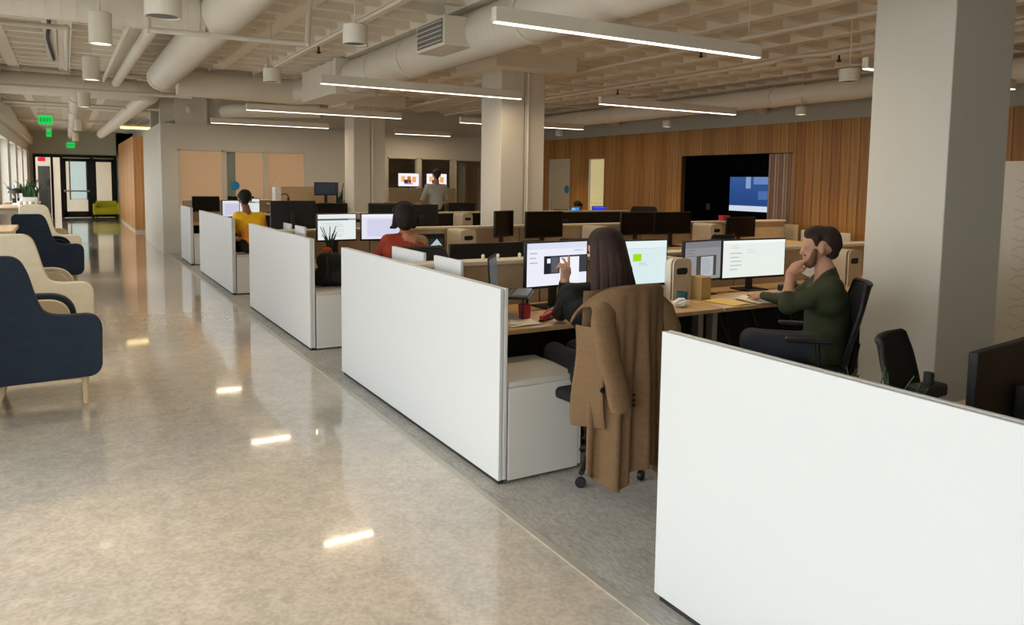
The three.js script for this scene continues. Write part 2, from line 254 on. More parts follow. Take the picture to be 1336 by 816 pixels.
// corridor beyond: rooms on the right, oak clad volume, glass doors at the end, lobby behind them
{
  struct('wall_side', [bx(2.3, 2.45, -0.1, TOP, -21.4, -34), bx(1.9, 2.3, 2.76, TOP, -21.6, -21.42)], M.paint, 'plain painted wall behind the corridor volumes');
  const oc = structGroup('wall_oak', 'oak clad block beside the corridor');
  mesh('core', bx(1.68, 2.3, -0.1, 2.74, -24.12, -31.1), M.oakGroove, oc);
  const g1 = planeUV(rb(-0.012, 0.012, 0.06, 2.75, -0.29, 0.29, 0.003, 1)), g2 = planeUV(rb(-0.1, 0.1, 0.06, 2.75, -0.012, 0.012, 0.003, 1));
  for (let k = 0; k < 12; k++) mesh('board', g1, M.columnWood[k % 3], oc).position.set(1.67, 0, -24.4 - 0.585 * k);
  for (let k = 0; k < 3; k++) mesh('board', g2, M.columnWood[(k + 1) % 3], oc).position.set(1.77 + 0.205 * k, 0, -24.1);
  mesh('plinth', bx(1.66, 2.3, 0, 0.06, -24.1, -31.1), M.cap, oc);
  struct('wall_end', [bx(XL - WT, -1.06, -0.1, TOP, ZE, ZE - 0.2), bx(-1.06, XR, 2.4, TOP, ZE, ZE - 0.2), bx(1.7, XR, -0.1, TOP, ZE, ZE - 0.2)], M.paint, 'wall above the glass entrance doors');
  const ds = structGroup('door_2', 'black framed glass entrance doors at the end of the corridor');
  const fr = (x0, x1, y0, y1) => bx(x0, x1, y0, y1, ZE - 0.03, ZE + 0.05);
  mesh('door_frame', [fr(-1.06, 1.7, 2.28, 2.4), fr(-1.06, -0.98, 0, 2.3), fr(-0.2, -0.1, 0, 2.3), fr(0.78, 0.9, 0, 2.3), fr(1.6, 1.7, 0, 2.3), fr(-0.5, -0.42, 0, 2.3)], M.blackFrame, ds);
  for (const [a, b] of [[-0.1, 0.78], [0.9, 1.6]]) {
    const l = mesh('door_leaf', [fr(a, a + 0.09, 0.01, 2.27), fr(b - 0.09, b, 0.01, 2.27), fr(a, b, 2.14, 2.27), fr(a, b, 0.01, 0.24)], M.blackFrame, ds);
    mesh('pane', bx(a + 0.09, b - 0.09, 0.24, 2.14, ZE - 0.005, ZE + 0.005), M.glass, l);
    if (a < 0) mesh('push_bar', [rod([a + 0.02, 1.02, ZE + 0.1], [b - 0.02, 1.02, ZE + 0.1], 0.03), bx(a, a + 0.06, 0.98, 1.06, ZE + 0.04, ZE + 0.1)], M.steel, l);
  }
  mesh('pane', bx(-0.98, -0.5, 0.05, 2.28, ZE - 0.005, ZE + 0.005), M.glass, ds);
  struct('wall_lobby', [bx(-3, 3, -0.1, TOP, -38.6, -38.4), bx(-3.2, -3, -0.1, TOP, ZE - 0.2, -38.6), bx(2.6, 2.8, -0.1, TOP, ZE - 0.2, -38.6)], M.paint, 'painted lobby walls');
  struct('floor_lobby', planeUV(bx(-3, 3, -0.2, -0.001, ZE - 0.2, -38.6)), M.concrete, 'lobby floor behind the glass doors');
  const dl = structGroup('door_3', 'dark lift door in the lobby'); mesh('door_leaf', [bx(-1.05, -0.6, 0, 2.0, -38.4, -38.36)], M.blackFrame, dl); mesh('door_frame', [bx(-1.15, -1.05, 0, 2.1, -38.4, -38.34), bx(-0.6, -0.5, 0, 2.1, -38.4, -38.34)], M.cap, dl);
  const dw = structGroup('window_30', 'pale lit window of the lobby'); mesh('pane', bx(0.15, 0.75, 0.6, 2.2, -38.4, -38.37), glow(0xcfe4de, 0.7), dw); mesh('window_frame', [bx(0.1, 0.15, 0.55, 2.25, -38.4, -38.35), bx(0.75, 0.8, 0.55, 2.25, -38.4, -38.35)], M.blackFrame, dw);
  const lp = thing('ceiling_lamp', 'flat lobby ceiling lamp behind the glass doors', 'lamp', [0.2, 3.05, -36]);
  mesh('housing', rb(-0.6, 0.6, 0, 0.06, -0.6, 0.6), M.white, lp); mesh('diffuser', bx(-0.56, 0.56, -0.012, 0, -0.56, 0.56), glow(0xffe2b0, 2), lp);
  const a = new THREE.RectAreaLight(WARM, 7, 1.1, 1.1); a.position.set(0, -0.02, 0); a.rotation.x = -Math.PI / 2; lp.add(a);
  const sofa = thing('yellow_sofa', 'small yellow sofa by the glass entrance doors', 'sofa', [1.28, 0, -32.3]);
  mesh('seat', rb(-0.36, 0.36, 0.16, 0.42, -0.35, 0.35, 0.05), M.yellow, sofa); mesh('backrest', rb(-0.36, 0.36, 0.3, 0.66, -0.42, -0.26, 0.05), M.yellow, sofa);
  for (const s of [-1, 1]) { mesh('armrest', rb(s * 0.4 - 0.06, s * 0.4 + 0.06, 0.16, 0.56, -0.4, 0.36, 0.04), M.yellow, sofa); for (const q of [-1, 1]) mesh('leg', cyl(0.015, 0.02, 0.17, s * 0.33, 0, q * 0.3), M.blackFrame, sofa); }
}
// columns
function column(z, w, d, chase) {
  const c = structGroup('column_' + Math.round(-z), 'square painted concrete column');
  mesh('shaft', rb(5.0, 5.0 + (chase ? w * 0.52 : w), 0, 3.08, z - d, z, 0.008, 2), M.paint, c);
  if (chase) { mesh('chase', rb(5.0 + w * 0.54, 5.0 + w, 0, 3.08, z - d, z - 0.01, 0.008, 2), M.paint, c); mesh('conduit', rod([5.0 + w * 0.6, 0, z + 0.012], [5.0 + w * 0.6, 3.07, z + 0.012], 0.014), M.pipe, c); }
  mesh('drop_head', rb(4.75, 6.0, 3.07, SLAB, z - d - 0.3, z + 0.3, 0.01), M.ceiling, c);
}
column(-2.83, 0.73, 0.57, false); column(-8.77, 0.69, 0.56, true); column(-14.75, 0.67, 0.58, true);
{ const c = structGroup('column_19', 'painted column rising behind the meeting room wall'); mesh('shaft', bx(2.0, 2.62, 2.72, SLAB, -17.36, -17.22), M.paint, c); mesh('sensor', cyl(0.05, 0.05, 0.12, 2.25, 2.95, -17.2), M.white, c); }
// whiteboard on the oak wall
{
  const wb = thing('whiteboard', 'tall mobile whiteboard with faint scribbles beside the near column', 'whiteboard', [6.9, 0, 0]);
  const wt = canvasTex(256, 256, (g, w, h) => { g.fillStyle = '#cfc6b4'; g.fillRect(0, 0, w, h); g.strokeStyle = '#b3aa98'; g.lineWidth = 1.3; for (let k = 0; k < 16; k++) { g.beginPath(); for (let i = 0; i <= 20; i++) { const x = 20 + i * 10.5, y = 22 + k * 13 + Math.sin(i * 1.7 + k * 2.1) * 4; i ? g.lineTo(x, y) : g.moveTo(x, y); } g.stroke(); } });
  mesh('board', rb(-0.012, 0.012, 0.18, 1.82, -3.42, -2.0, 0.004), std(0xffffff, 0.35, { map: wt }), wb);
  mesh('frame', [bx(-0.018, 0.018, 1.805, 1.83, -3.43, -1.99), bx(-0.018, 0.018, 0.16, 0.19, -3.43, -1.99), bx(-0.018, 0.018, 0.16, 1.83, -3.44, -3.415), bx(-0.018, 0.018, 0.16, 1.83, -2.005, -1.98)], M.cap, wb);
  for (const z of [-3.3, -2.12]) mesh('foot', [rb(-0.25, 0.25, 0.03, 0.06, z - 0.02, z + 0.02, 0.006), rb(-0.02, 0.02, 0.05, 0.18, z - 0.02, z + 0.02, 0.004), cyl(0.025, 0.025, 0.035, -0.22, 0, z, 12), cyl(0.025, 0.025, 0.035, 0.22, 0, z, 12)], M.leg, wb);
}
// ---------------------------------------------------------------- ducts, pipes and lamps under the ceiling
function spiralDuct(path, r, ridge = 0.11, seg = 26) {   // straight spiral seamed duct from path[0] to path[1]
  const a = V(...path[0]), b = V(...path[1]), L = a.distanceTo(b), n = Math.max(2, Math.floor(L / ridge)), pts = [];
  for (let k = 0; k <= n; k++) { const y = L * k / n; pts.push(new THREE.Vector2(r, Math.max(0, y - 0.008))); pts.push(new THREE.Vector2(r + 0.006, y)); pts.push(new THREE.Vector2(r, Math.min(L, y + 0.008))); }
  const g = new THREE.LatheGeometry(pts, seg);
  g.applyQuaternion(new THREE.Quaternion().setFromUnitVectors(V(0, 1, 0), b.clone().sub(a).normalize()));
  return g.translate(a.x, a.y, a.z);
}
const collar = (p, dir, r, w = 0.06) => { const d = V(...dir).multiplyScalar(w / 2), c = V(...p); return rod(c.clone().sub(d), c.clone().add(d), r, r, 28); };
{
  const d1 = thing('spiral_duct', 'big cream spiral duct running over the desks with a vent box', 'duct');
  mesh('duct_run', spiralDuct([[3.5, 3.02, 3.8], [3.5, 3.02, -10.2]], 0.225), M.duct, d1);
  for (const z of [-3.0, -5.6, -8.2, -9.3]) mesh('collar', collar([3.5, 3.02, z], [0, 0, 1], 0.236, 0.07), M.duct, d1);
  mesh('plenum', [rb(3.23, 3.77, 2.79, 3.25, -12.0, -10.25, 0.01), rb(3.21, 3.79, 2.77, 3.26, -10.3, -10.22, 0.005)], M.duct, d1);
  mesh('elbow', tube([[3.5, 3.02, -11.9], [3.49, 3.02, -12.3], [3.3, 3.02, -12.6], [2.95, 3.03, -12.65]], 0.205, 24, 20), M.duct, d1);
  mesh('cross_run', rod([3.0, 3.03, -12.65], [1.5, 3.05, -12.65], 0.205, 0.205, 26), M.duct, d1);
  const vb = mesh('vent_box', rb(3.06, 3.4, 2.86, 3.14, -7.1, -6.45, 0.008), M.duct, d1);
  mesh('grille', bx(3.052, 3.06, 2.89, 3.11, -7.06, -6.49), M.grey, vb);
  for (let k = 0; k < 5; k++) mesh('slat', bx(3.04, 3.055, 2.905 + k * 0.045, 2.912 + k * 0.045, -7.06, -6.49), M.pipe, vb);
  mesh('hanger', [-1, -4.5, -8, -10].map((z) => rod([3.5, 3.24, z], [3.5, RIB + 0.02, z], 0.006)), M.darkHook, d1);

  const d2 = thing('corridor_duct', 'cream spiral duct running over the corridor edge', 'duct');
  mesh('duct_run', spiralDuct([[1.25, 3.06, 3.8], [1.25, 3.06, -12.3]], 0.195), M.duct, d2);
  mesh('branch', spiralDuct([[-1.1, 3.06, -7.35], [1.1, 3.06, -7.35]], 0.185), M.duct, d2);
  mesh('collar', collar([1.0, 3.06, -7.35], [1, 0, 0], 0.2, 0.1), M.duct, d2);
  mesh('end_cap', collar([1.25, 3.06, -12.1], [0, 0, 1], 0.205, 0.05), M.duct, d2);
  const d3 = thing('cross_duct', 'cream ribbed duct crossing the corridor before the exit sign', 'duct');
  mesh('duct_run', spiralDuct([[-1.1, 3.04, -14.2], [1.06, 3.04, -14.2]], 0.18), M.duct, d3);
  mesh('elbow', tube([[1.0, 3.04, -14.2], [1.2, 3.04, -14.25], [1.28, 3.03, -14.45], [1.28, 3.02, -14.7]], 0.165, 20, 16), M.duct, d3);
  mesh('far_run', rod([1.28, 3.01, -14.65], [1.06, 3.0, -29], 0.14, 0.14, 20), M.duct, d3);
  const d4 = thing('slim_duct', 'slim pale duct over the middle of the corridor', 'duct');
  mesh('duct_run', rod([0.18, 3.03, -14.5], [0.18, 3.03, -32.3], 0.095, 0.095, 18), M.duct, d4);
  for (let z = -16; z > -32; z -= 3) mesh('collar', collar([0.18, 3.03, z], [0, 0, 1], 0.11, 0.08), M.duct, d4);
  const d5 = thing('wall_duct', 'round beige duct along the top of the oak wall', 'duct');
  mesh('duct_run', rod([9.6, 2.97, 3], [9.6, 2.97, -16.8], 0.15, 0.15, 24), M.duct, d5);
  for (const z of [-4.2, -8.6, -12.6]) { mesh('branch', rod([9.6, 2.95, z], [10.38, 2.9, z - 0.5], 0.09, 0.09, 18), M.duct, d5); mesh('collar', collar([9.6, 2.97, z + 0.4], [0, 0, 1], 0.16, 0.06), M.duct, d5); }
  const d6 = thing('beige_duct', 'beige duct passing above the meeting room wall', 'duct');
  mesh('duct_run', tube([[4.6, 3.0, -15.6], [3.6, 3.0, -16.2], [3.05, 3.0, -16.7], [2.95, 3.0, -17.05]], 0.14, 20, 24), M.duct, d6);
}
function pipe(label, pts, r, name = 'sprinkler_pipe', fittings = []) {
  const p = thing(name, label, 'pipe');
  const g = []; for (let k = 1; k < pts.length; k++) g.push(rod(pts[k - 1], pts[k], r, r, 10)); for (const q of pts.slice(1, -1)) g.push(new THREE.SphereGeometry(r * 1.25, 10, 8).translate(...q));
  mesh('pipe_run', g, M.pipe, p);
  for (const f of fittings) mesh('sprinkler', [cyl(0.012, 0.012, 0.06, f[0], f[1], f[2], 8), cyl(0.02, 0.026, 0.02, f[0], f[1] - 0.015, f[2], 10)], M.darkHook, p);
  return p;
}
pipe('white conduit looping below the corridor duct beside the window', [[0.62, 3.26, -7.1], [0.62, 2.82, -7.05], [1.95, 2.84, -7.05], [1.98, 3.26, -7.05]], 0.024, 'conduit');
pipe('long sprinkler pipe beside the spiral duct', [[2.45, 3.26, 3], [2.45, 3.1, 2.8], [2.45, 3.1, -10.8], [2.45, 3.26, -10.9]], 0.02, 'sprinkler_pipe', [[2.45, 3.0, -5.2], [2.45, 3.0, -8.4]]);
pipe('conduit crossing the corridor under the duct end', [[-1.1, 2.86, -12.9], [1.72, 2.86, -12.9], [1.75, 3.26, -12.9]], 0.028, 'conduit');
pipe('conduit crossing the corridor in front of the joists', [[-1.1, 3.14, -9.3], [0.05, 3.14, -9.3], [0.05, 3.14, -12.8]], 0.028, 'conduit');
pipe('thick pale pipe running beside the corridor duct', [[0.8, 3.1, -7.9], [0.74, 3.1, -13.9]], 0.065, 'conduit');
pipe('thin pipe running beside the thick corridor pipe', [[0.6, 3.13, -7.9], [0.56, 3.13, -13.9]], 0.028, 'conduit');
pipe('sprinkler pipe running past the middle column', [[6.25, 3.15, 3], [6.25, 3.15, -16]], 0.022, 'sprinkler_pipe', [[6.25, 3.05, -6.4], [6.25, 3.05, -10.4]]);
pipe('bowed sprinkler pipe in front of the near column', [[7.6, 3.12, 3], [7.6, 3.12, -5.8], [7.45, 3.12, -6.2], [7.6, 3.12, -6.6], [7.6, 3.12, -16]], 0.024, 'sprinkler_pipe', [[7.6, 3.02, -5.6], [7.6, 3.02, -9.6]]);
pipe('sprinkler branch crossing above the second pendant row', [[5.8, 3.2, -10.4], [9.4, 3.2, -10.4]], 0.018);
pipe('sprinkler branch crossing above the far desks', [[3.9, 3.1, -12.6], [9.4, 3.14, -12.6]], 0.018);
pipe('pipe crossing the far end of the corridor', [[-1.1, 3.0, -17.4], [1.7, 3.0, -17.4]], 0.03, 'conduit');
{ const c = thing('cable_bundle', 'dark cable bundle tied along the corridor joists', 'cable'); mesh('cable', tube([[-0.13, 3.23, -7.7], [-0.11, 3.23, -9.5], [-0.14, 3.22, -10.7], [-0.1, 3.23, -12.6]], 0.019, 8, 40), M.darkHook, c); mesh('tray', bx(-0.18, -0.05, 3.25, 3.27, -12.7, -7.7), M.pipe, c); }

// linear pendants: lit underside plus the area light of the same size
function pendant(x0, x1, z, label) {
  const L = x1 - x0, p = thing('linear_pendant', label, 'pendant lamp', [(x0 + x1) / 2, 2.65, z], 0, 'linear pendants over the desks');
  mesh('housing', rb(-L / 2, L / 2, 0.006, 0.105, -0.032, 0.032, 0.004, 1), M.pipe, p);
  mesh('diffuser', bx(-L / 2 + 0.01, L / 2 - 0.01, 0, 0.008, -0.027, 0.027), glow(0xfff1da, 3.2, 0xffffff), p);
  for (const s of [-0.45, 0.45]) mesh('suspension_wire', rod([s * L, 0.1, 0], [s * L, SLAB - 2.65, 0], 0.003, 0.003, 5), M.pipe, p);
  const a = new THREE.RectAreaLight(WARM, PENDANT_L, L - 0.02, 0.054); a.position.set(0, -0.004, 0); a.rotation.x = -Math.PI / 2; p.add(a);
}
pendant(2.47, 5.0, -4.45, 'long linear pendant under the vent box of the big spiral duct');
pendant(2.45, 5.05, -8.35, 'long linear pendant crossing in front of the middle column');
pendant(2.43, 5.0, -12.25, 'linear pendant hanging in front of the far column');
pendant(2.43, 4.75, -15.6, 'linear pendant close before the peach windows');
pendant(6.2, 8.75, -4.3, 'linear pendant hidden in part by the near column');
pendant(6.19, 8.75, -8.2, 'linear pendant before the oak wall beside the black opening');
pendant(6.18, 8.93, -12.35, 'linear pendant hanging behind the middle column');
pendant(6.5, 7.9, -16.3, 'short linear pendant above the standing man');

function downlight(x, z, h, r, lit, label, y = 2.65) {
  const p = thing('cylinder_downlight', label, 'lamp', [x, y, z], 0, 'cylinder downlights');
  mesh('body', [new THREE.LatheGeometry([[r * 0.86, 0.012], [r * 0.9, 0], [r, 0], [r, h - 0.006], [r - 0.006, h], [0, h]].map((q) => new THREE.Vector2(...q)), 28)], M.pipe, p);
  mesh('lens', cyl(r * 0.86, r * 0.86, 0.006, 0, 0.008, 0, 24), lit ? glow(0xfff0d6, 2.2, 0xffffff) : M.grey, p);
  mesh('stem', rod([0, h, 0], [0, SLAB - y, 0], 0.006, 0.006, 6), M.pipe, p);
  if (lit) { const s = new THREE.SpotLight(WARM, DOWN_L, 0, R(42), 0.6); s.position.set(0, -0.004, 0); s.castShadow = true; s.shadow.radius = 3; s.target.position.set(0, -2, 0); p.add(s, s.target); }
}
for (const [z, where] of [[-3.2, 'added for light before the nearest navy armchair'], [-6.95, 'above the navy armchair with cream inside'], [-9.57, 'above the counter table'], [-13.4, 'added for light above the furthest cream armchair'], [-20.3, 'added for light beside the hanging exit sign'], [-26.5, 'added for light before the glass entrance doors']]) downlight(0.27, z, 0.25, 0.085, true, 'white cylinder downlight over the corridor ' + where);  // nearest fitting and the last three are added for light
downlight(0.62, -5.9, 0.3, 0.12, false, 'wide cylinder fitting below the corridor cross duct', 2.72);
for (const [z, where] of [[-5.77, 'before the vent box'], [-8.52, 'beside the duct plenum']]) downlight(1.97, z, 0.15, 0.095, false, 'short white cylinder fitting beside the spiral duct ' + where);
for (const [x, z, where] of [[9.65, -10.7, 'above the black opening'], [9.46, -7.57, 'right of the slatted curtain'], [9.6, -14.2, 'above the lit sidelight']]) downlight(x, z, 0.12, 0.08, true, 'small white cylinder downlight washing the oak wall ' + where);
downlight(6.84, -4.91, 0.13, 0.1, false, 'white cylinder fitting beside the near column');
// exit signs and cove light
function sign(label, p, w, h, mat, text) {
  const s = thing('exit_sign', label, 'sign', p);
  mesh('housing', rb(-w / 2 - 0.02, w / 2 + 0.02, h, h + 0.05, -0.04, 0.02, 0.005), M.pipe, s); mesh('sign_face', bx(-w / 2, w / 2, 0, h, -0.012, 0.012), mat, s); mesh('stem', rod([0, h + 0.05, 0], [0, SLAB - p[1], 0], 0.008), M.pipe, s);
}
const exitTex = canvasTex(128, 96, (g, w, h) => { g.fillStyle = '#12e05a'; g.fillRect(0, 0, w, h); g.fillStyle = '#067a2c'; g.font = 'bold 50px sans-serif'; g.textAlign = 'center'; g.fillText('EXIT', w / 2, 66); });
const exitMat = new THREE.MeshStandardMaterial({ color: 0x052010, roughness: 0.5, emissive: 0xffffff, emissiveMap: exitTex, emissiveIntensity: 0.8 });
sign('green exit sign hanging before the ducts of the corridor', [-0.36, 2.72, -19.7], 0.27, 0.2, exitMat);
sign('narrow green exit sign turned edge on beyond the first', [-0.38, 2.66, -24.5], 0.12, 0.2, exitMat);
sign('green exit sign above the glass entrance doors', [0.17, 2.63, -32.6], 0.26, 0.2, exitMat);
{ const s = thing('red_sign', 'small red sign at the top of the glass entrance front', 'sign', [-0.78, 2.12, ZE + 0.07]); mesh('sign_face', rb(-0.12, 0.12, 0, 0.15, -0.01, 0.01, 0.004), glow(0xff3040, 0.75, 0x300000), s); mesh('bracket', bx(-0.02, 0.02, 0.14, 0.17, -0.03, 0.005), M.blackFrame, s); }
{
  const c = thing('cove_lamp', 'warm yellow strip lamp above the oak clad corridor block', 'lamp', [1.7, 2.86, -22.4]);
  mesh('channel', [rb(-0.45, 0.5, 0.05, 0.1, -0.05, 0.05, 0.005), rb(0.42, 0.5, -0.12, 0.1, -0.05, 0.05, 0.005)], M.pipe, c);
  mesh('diffuser', [bx(-0.44, 0.4, -0.01, 0.05, -0.03, 0.052), bx(0.43, 0.49, -0.11, 0.05, 0.05, 0.056)], glow(0xffd27a, 2.4, 0xffffff), c);
  const a = new THREE.RectAreaLight(new THREE.Color().setRGB(1, 0.78, 0.45), 12, 0.84, 0.08); a.position.set(0, -0.02, 0.01); a.rotation.x = -Math.PI / 2; c.add(a);
}
// ---------------------------------------------------------------- workstations
// closed sheet: fn(u, v) gives the middle surface, thickness t along its normal
function sheet(fn, nu, nv, t, uvScale = 1) {
  const P = [], N = [], e = 1e-3;
  for (let j = 0; j <= nv; j++) for (let i = 0; i <= nu; i++) {
    const u = i / nu, v = j / nv, p = fn(u, v), du = fn(Math.min(1, u + e), v).sub(fn(Math.max(0, u - e), v)), dv = fn(u, Math.min(1, v + e)).sub(fn(u, Math.max(0, v - e)));
    P.push(p); N.push(du.cross(dv).normalize());
  }
  const pos = [], uv = [], idx = [], W = nu + 1, off = P.length;
  for (const s of [0.5, -0.5]) P.forEach((p, k) => { pos.push(p.x + N[k].x * t * s, p.y + N[k].y * t * s, p.z + N[k].z * t * s); uv.push((k % W) / nu * uvScale, Math.floor(k / W) / nv * uvScale); });
  for (let j = 0; j < nv; j++) for (let i = 0; i < nu; i++) { const a = j * W + i, b = a + 1, c = a + W, d = c + 1; idx.push(a, b, d, a, d, c, off + a, off + d, off + b, off + a, off + c, off + d); }
  const edge = (list, flip) => { for (let k = 1; k < list.length; k++) { const a = list[k - 1], b = list[k]; flip ? idx.push(a, off + b, b, a, off + a, off + b) : idx.push(a, b, off + b, a, off + b, off + a); } };
  const r = (n, f) => Array.from({ length: n }, (_, k) => f(k));
  edge(r(W, (i) => i), true); edge(r(W, (i) => nv * W + i), false); edge(r(nv + 1, (j) => j * W), false); edge(r(nv + 1, (j) => j * W + nu), true);
  const g = new THREE.BufferGeometry(); g.setAttribute('position', new THREE.Float32BufferAttribute(pos, 3)); g.setAttribute('uv', new THREE.Float32BufferAttribute(uv, 2)); g.setIndex(idx); g.computeVertexNormals(); return g;
}
const DY = 0.73, PX0 = 1.9, TOPP = 1.05;
const SEG = [1.95, 3.97, 5.95, 7.93, 9.9];
function endPanel(zn, zf, label) {
  const p = thing('end_panel', label, 'partition panel', [PX0, 0, (zn + zf) / 2], 0, 'white end panels along the corridor'), L = (zn - zf) / 2;
  mesh('face', rb(0, 0.02, 0.03, TOPP, -L, L, 0.003), M.panel, p);
  mesh('inner_face', rb(0.03, 0.048, 0.03, TOPP, -L, L, 0.003), M.panel, p);
  mesh('core', bx(0.02, 0.03, 0.03, TOPP - 0.006, -L + 0.006, L - 0.006), M.panelEdge, p);
  mesh('plinth', bx(0.012, 0.04, 0, 0.03, -L + 0.02, L - 0.02), M.plinth, p);  // dark colour stands for the thin shadow line under the panel
}
function pedestal(zEnd, dir, label) {                 // dir +1: its plain side faces +z
  const p = thing('pedestal_cabinet', label, 'cabinet', [1.96, 0, zEnd], dir > 0 ? 0 : 0, 'pedestals by the end panels'), d = -0.5 * dir, z0 = Math.min(0, d), z1 = Math.max(0, d);
  mesh('body', rb(0, 0.45, 0.02, 0.52, z0, z1, 0.004), M.cabinet, p);
  for (const [a, b] of [[0.03, 0.34], [0.345, 0.515]]) { const w = mesh('drawer', rb(0.452, 0.472, a, b, z0 + 0.004, z1 - 0.004, 0.003), M.cabinet, p); mesh('pull', rb(0.472, 0.478, b - 0.03, b - 0.018, (z0 + z1) / 2 - 0.07, (z0 + z1) / 2 + 0.07, 0.002), M.leg, w); }
  mesh('seat_pad', rb(0.002, 0.47, 0.52, 0.55, z0 - 0.0, z1 + 0.0, 0.008), M.cushion, p);
}
const deskTexMat = std(0xffffff, 0.42, { map: oakLightTex, color: 0xf1e3cc });
const ORD = ['first', 'second', 'third', 'fourth'];
function desk(x0, x1, zFront, zBack, label, group) {
  const cx = (x0 + x1) / 2, w = (x1 - x0) / 2 - 0.01, dir = zFront > zBack ? 1 : -1, D = Math.abs(zFront - zBack);
  const d = thing('desk', label, 'desk', [cx, 0, zBack], dir > 0 ? 0 : Math.PI, group);
  mesh('desk_top', planeUV(rb(-w, w, DY - 0.03, DY, 0, D, 0.006)), deskTexMat, d);
  for (const s of [-1, 1]) { const x = s * (w - 0.06); mesh('leg', [rb(x - 0.025, x + 0.025, 0, DY - 0.03, D - 0.22, D - 0.15, 0.006), rb(x - 0.03, x + 0.03, 0, 0.025, 0.1, D - 0.05, 0.006)], M.leg, d); }
  mesh('shade_panel', bx(-w + 0.01, w - 0.01, 0.06, DY - 0.04, 0.02, 0.04), M.darkPanel, d);  // dark panel added to deepen the shade under the desk
  return d;
}
function spine(x0, x1, z, label, tall = 0, cloth = M.divider) {
  const s = thing('desk_divider', label, 'divider', [0, 0, z], 0);
  const n = Math.max(1, Math.round((x1 - x0) / 0.99)), w = (x1 - x0) / n;
  for (let k = 0; k < n; k++) for (const q of [-1, 1]) mesh('fabric_panel', planeUV(rb(x0 + k * w + 0.006, x0 + (k + 1) * w - 0.006, DY - 0.05, 1.02 + tall, q > 0 ? 0.04 : -0.055, q > 0 ? 0.055 : -0.04, 0.004, 1)), cloth, s);
  mesh('core', bx(x0, x1, 0.02, 1.02 + tall, -0.04, 0.04), M.darkPanel, s);
  mesh('shelf_cap', rb(x0, x1, 1.02 + tall, 1.05 + tall, -0.085, 0.085, 0.006), M.cap, s);
}
function storageBox(x, z, dir, label, group) {
  const b = thing('storage_box', label, 'storage box', [x, DY, z], 0, group), w = 0.09, h = 0.31, D = 0.4;
  const sh = new THREE.Shape(); const r = 0.05; sh.moveTo(-w, 0); sh.lineTo(w, 0); sh.lineTo(w, h - r); sh.quadraticCurveTo(w, h, w - r, h); sh.lineTo(-w + r, h); sh.quadraticCurveTo(-w, h, -w, h - r); sh.closePath();
  const hole = new THREE.Path(); const oy = h - 0.095, ow = 0.062, oh = 0.026; hole.moveTo(-ow + oh, oy - oh); hole.lineTo(ow - oh, oy - oh); hole.absarc(ow - oh, oy, oh, -Math.PI / 2, Math.PI / 2); hole.lineTo(-ow + oh, oy + oh); hole.absarc(-ow + oh, oy, oh, Math.PI / 2, Math.PI * 1.5);
  const front = sh.clone(); front.holes = [hole];
  mesh('carcass', new THREE.ExtrudeGeometry(sh, { depth: D - 0.03, bevelEnabled: false, curveSegments: 8 }).translate(0, 0, dir > 0 ? -D : -0.0 + 0.03), M.box, b);
  mesh('front', new THREE.ExtrudeGeometry(front, { depth: 0.012, bevelEnabled: false, curveSegments: 8 }).translate(0, 0, dir > 0 ? -0.012 : 0), M.box, b);
  mesh('recess', bx(-ow, ow, oy - oh, oy + oh, dir > 0 ? -0.03 : 0.012, dir > 0 ? -0.012 : 0.03), M.dark, b, 'dark oval hand slot');
}
const zz = { 2: [-3.32, -5.93, -4.62], 3: [-6.86, -9.53, -8.2], 4: [-10.66, -13.55, -12.1], 1: [0.55, -2.1, -0.78] };
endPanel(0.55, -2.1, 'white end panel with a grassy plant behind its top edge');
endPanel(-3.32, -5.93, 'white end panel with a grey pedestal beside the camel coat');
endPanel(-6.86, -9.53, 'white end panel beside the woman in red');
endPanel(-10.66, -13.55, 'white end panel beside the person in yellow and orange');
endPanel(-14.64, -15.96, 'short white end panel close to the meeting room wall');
pedestal(-3.32, 1, 'light grey pedestal with two drawers beside the camel coat');
pedestal(-6.86, 1, 'light grey pedestal next to the panel of the woman in red');
pedestal(-10.66, 1, 'light grey pedestal next to the panel of the person in yellow');
pedestal(-14.64, 1, 'light grey pedestal at the last short panel');
pedestal(-2.1, -1, 'light grey pedestal behind the grassy plant');
pedestal(-5.93, -1, 'light grey pedestal at the aisle behind the laptop desk');
// row 2
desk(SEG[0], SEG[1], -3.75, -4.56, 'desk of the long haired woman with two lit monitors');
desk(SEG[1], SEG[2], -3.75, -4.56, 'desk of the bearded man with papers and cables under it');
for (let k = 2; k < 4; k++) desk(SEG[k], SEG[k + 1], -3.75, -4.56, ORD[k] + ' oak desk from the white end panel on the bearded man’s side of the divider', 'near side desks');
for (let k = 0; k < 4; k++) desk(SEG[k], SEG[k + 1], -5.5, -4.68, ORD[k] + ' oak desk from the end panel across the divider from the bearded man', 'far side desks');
spine(1.95, 9.9, -4.62, 'beige fabric divider behind the monitors of the woman and the bearded man');
// row 3
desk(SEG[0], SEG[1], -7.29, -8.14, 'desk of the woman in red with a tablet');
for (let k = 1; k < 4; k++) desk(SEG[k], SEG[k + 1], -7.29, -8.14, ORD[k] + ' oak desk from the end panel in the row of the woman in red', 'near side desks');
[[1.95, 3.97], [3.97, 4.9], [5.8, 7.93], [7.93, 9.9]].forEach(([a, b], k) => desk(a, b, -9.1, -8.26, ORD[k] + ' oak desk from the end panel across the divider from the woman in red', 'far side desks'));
spine(1.95, 9.9, -8.2, 'beige fabric divider behind the monitors of the woman in red');
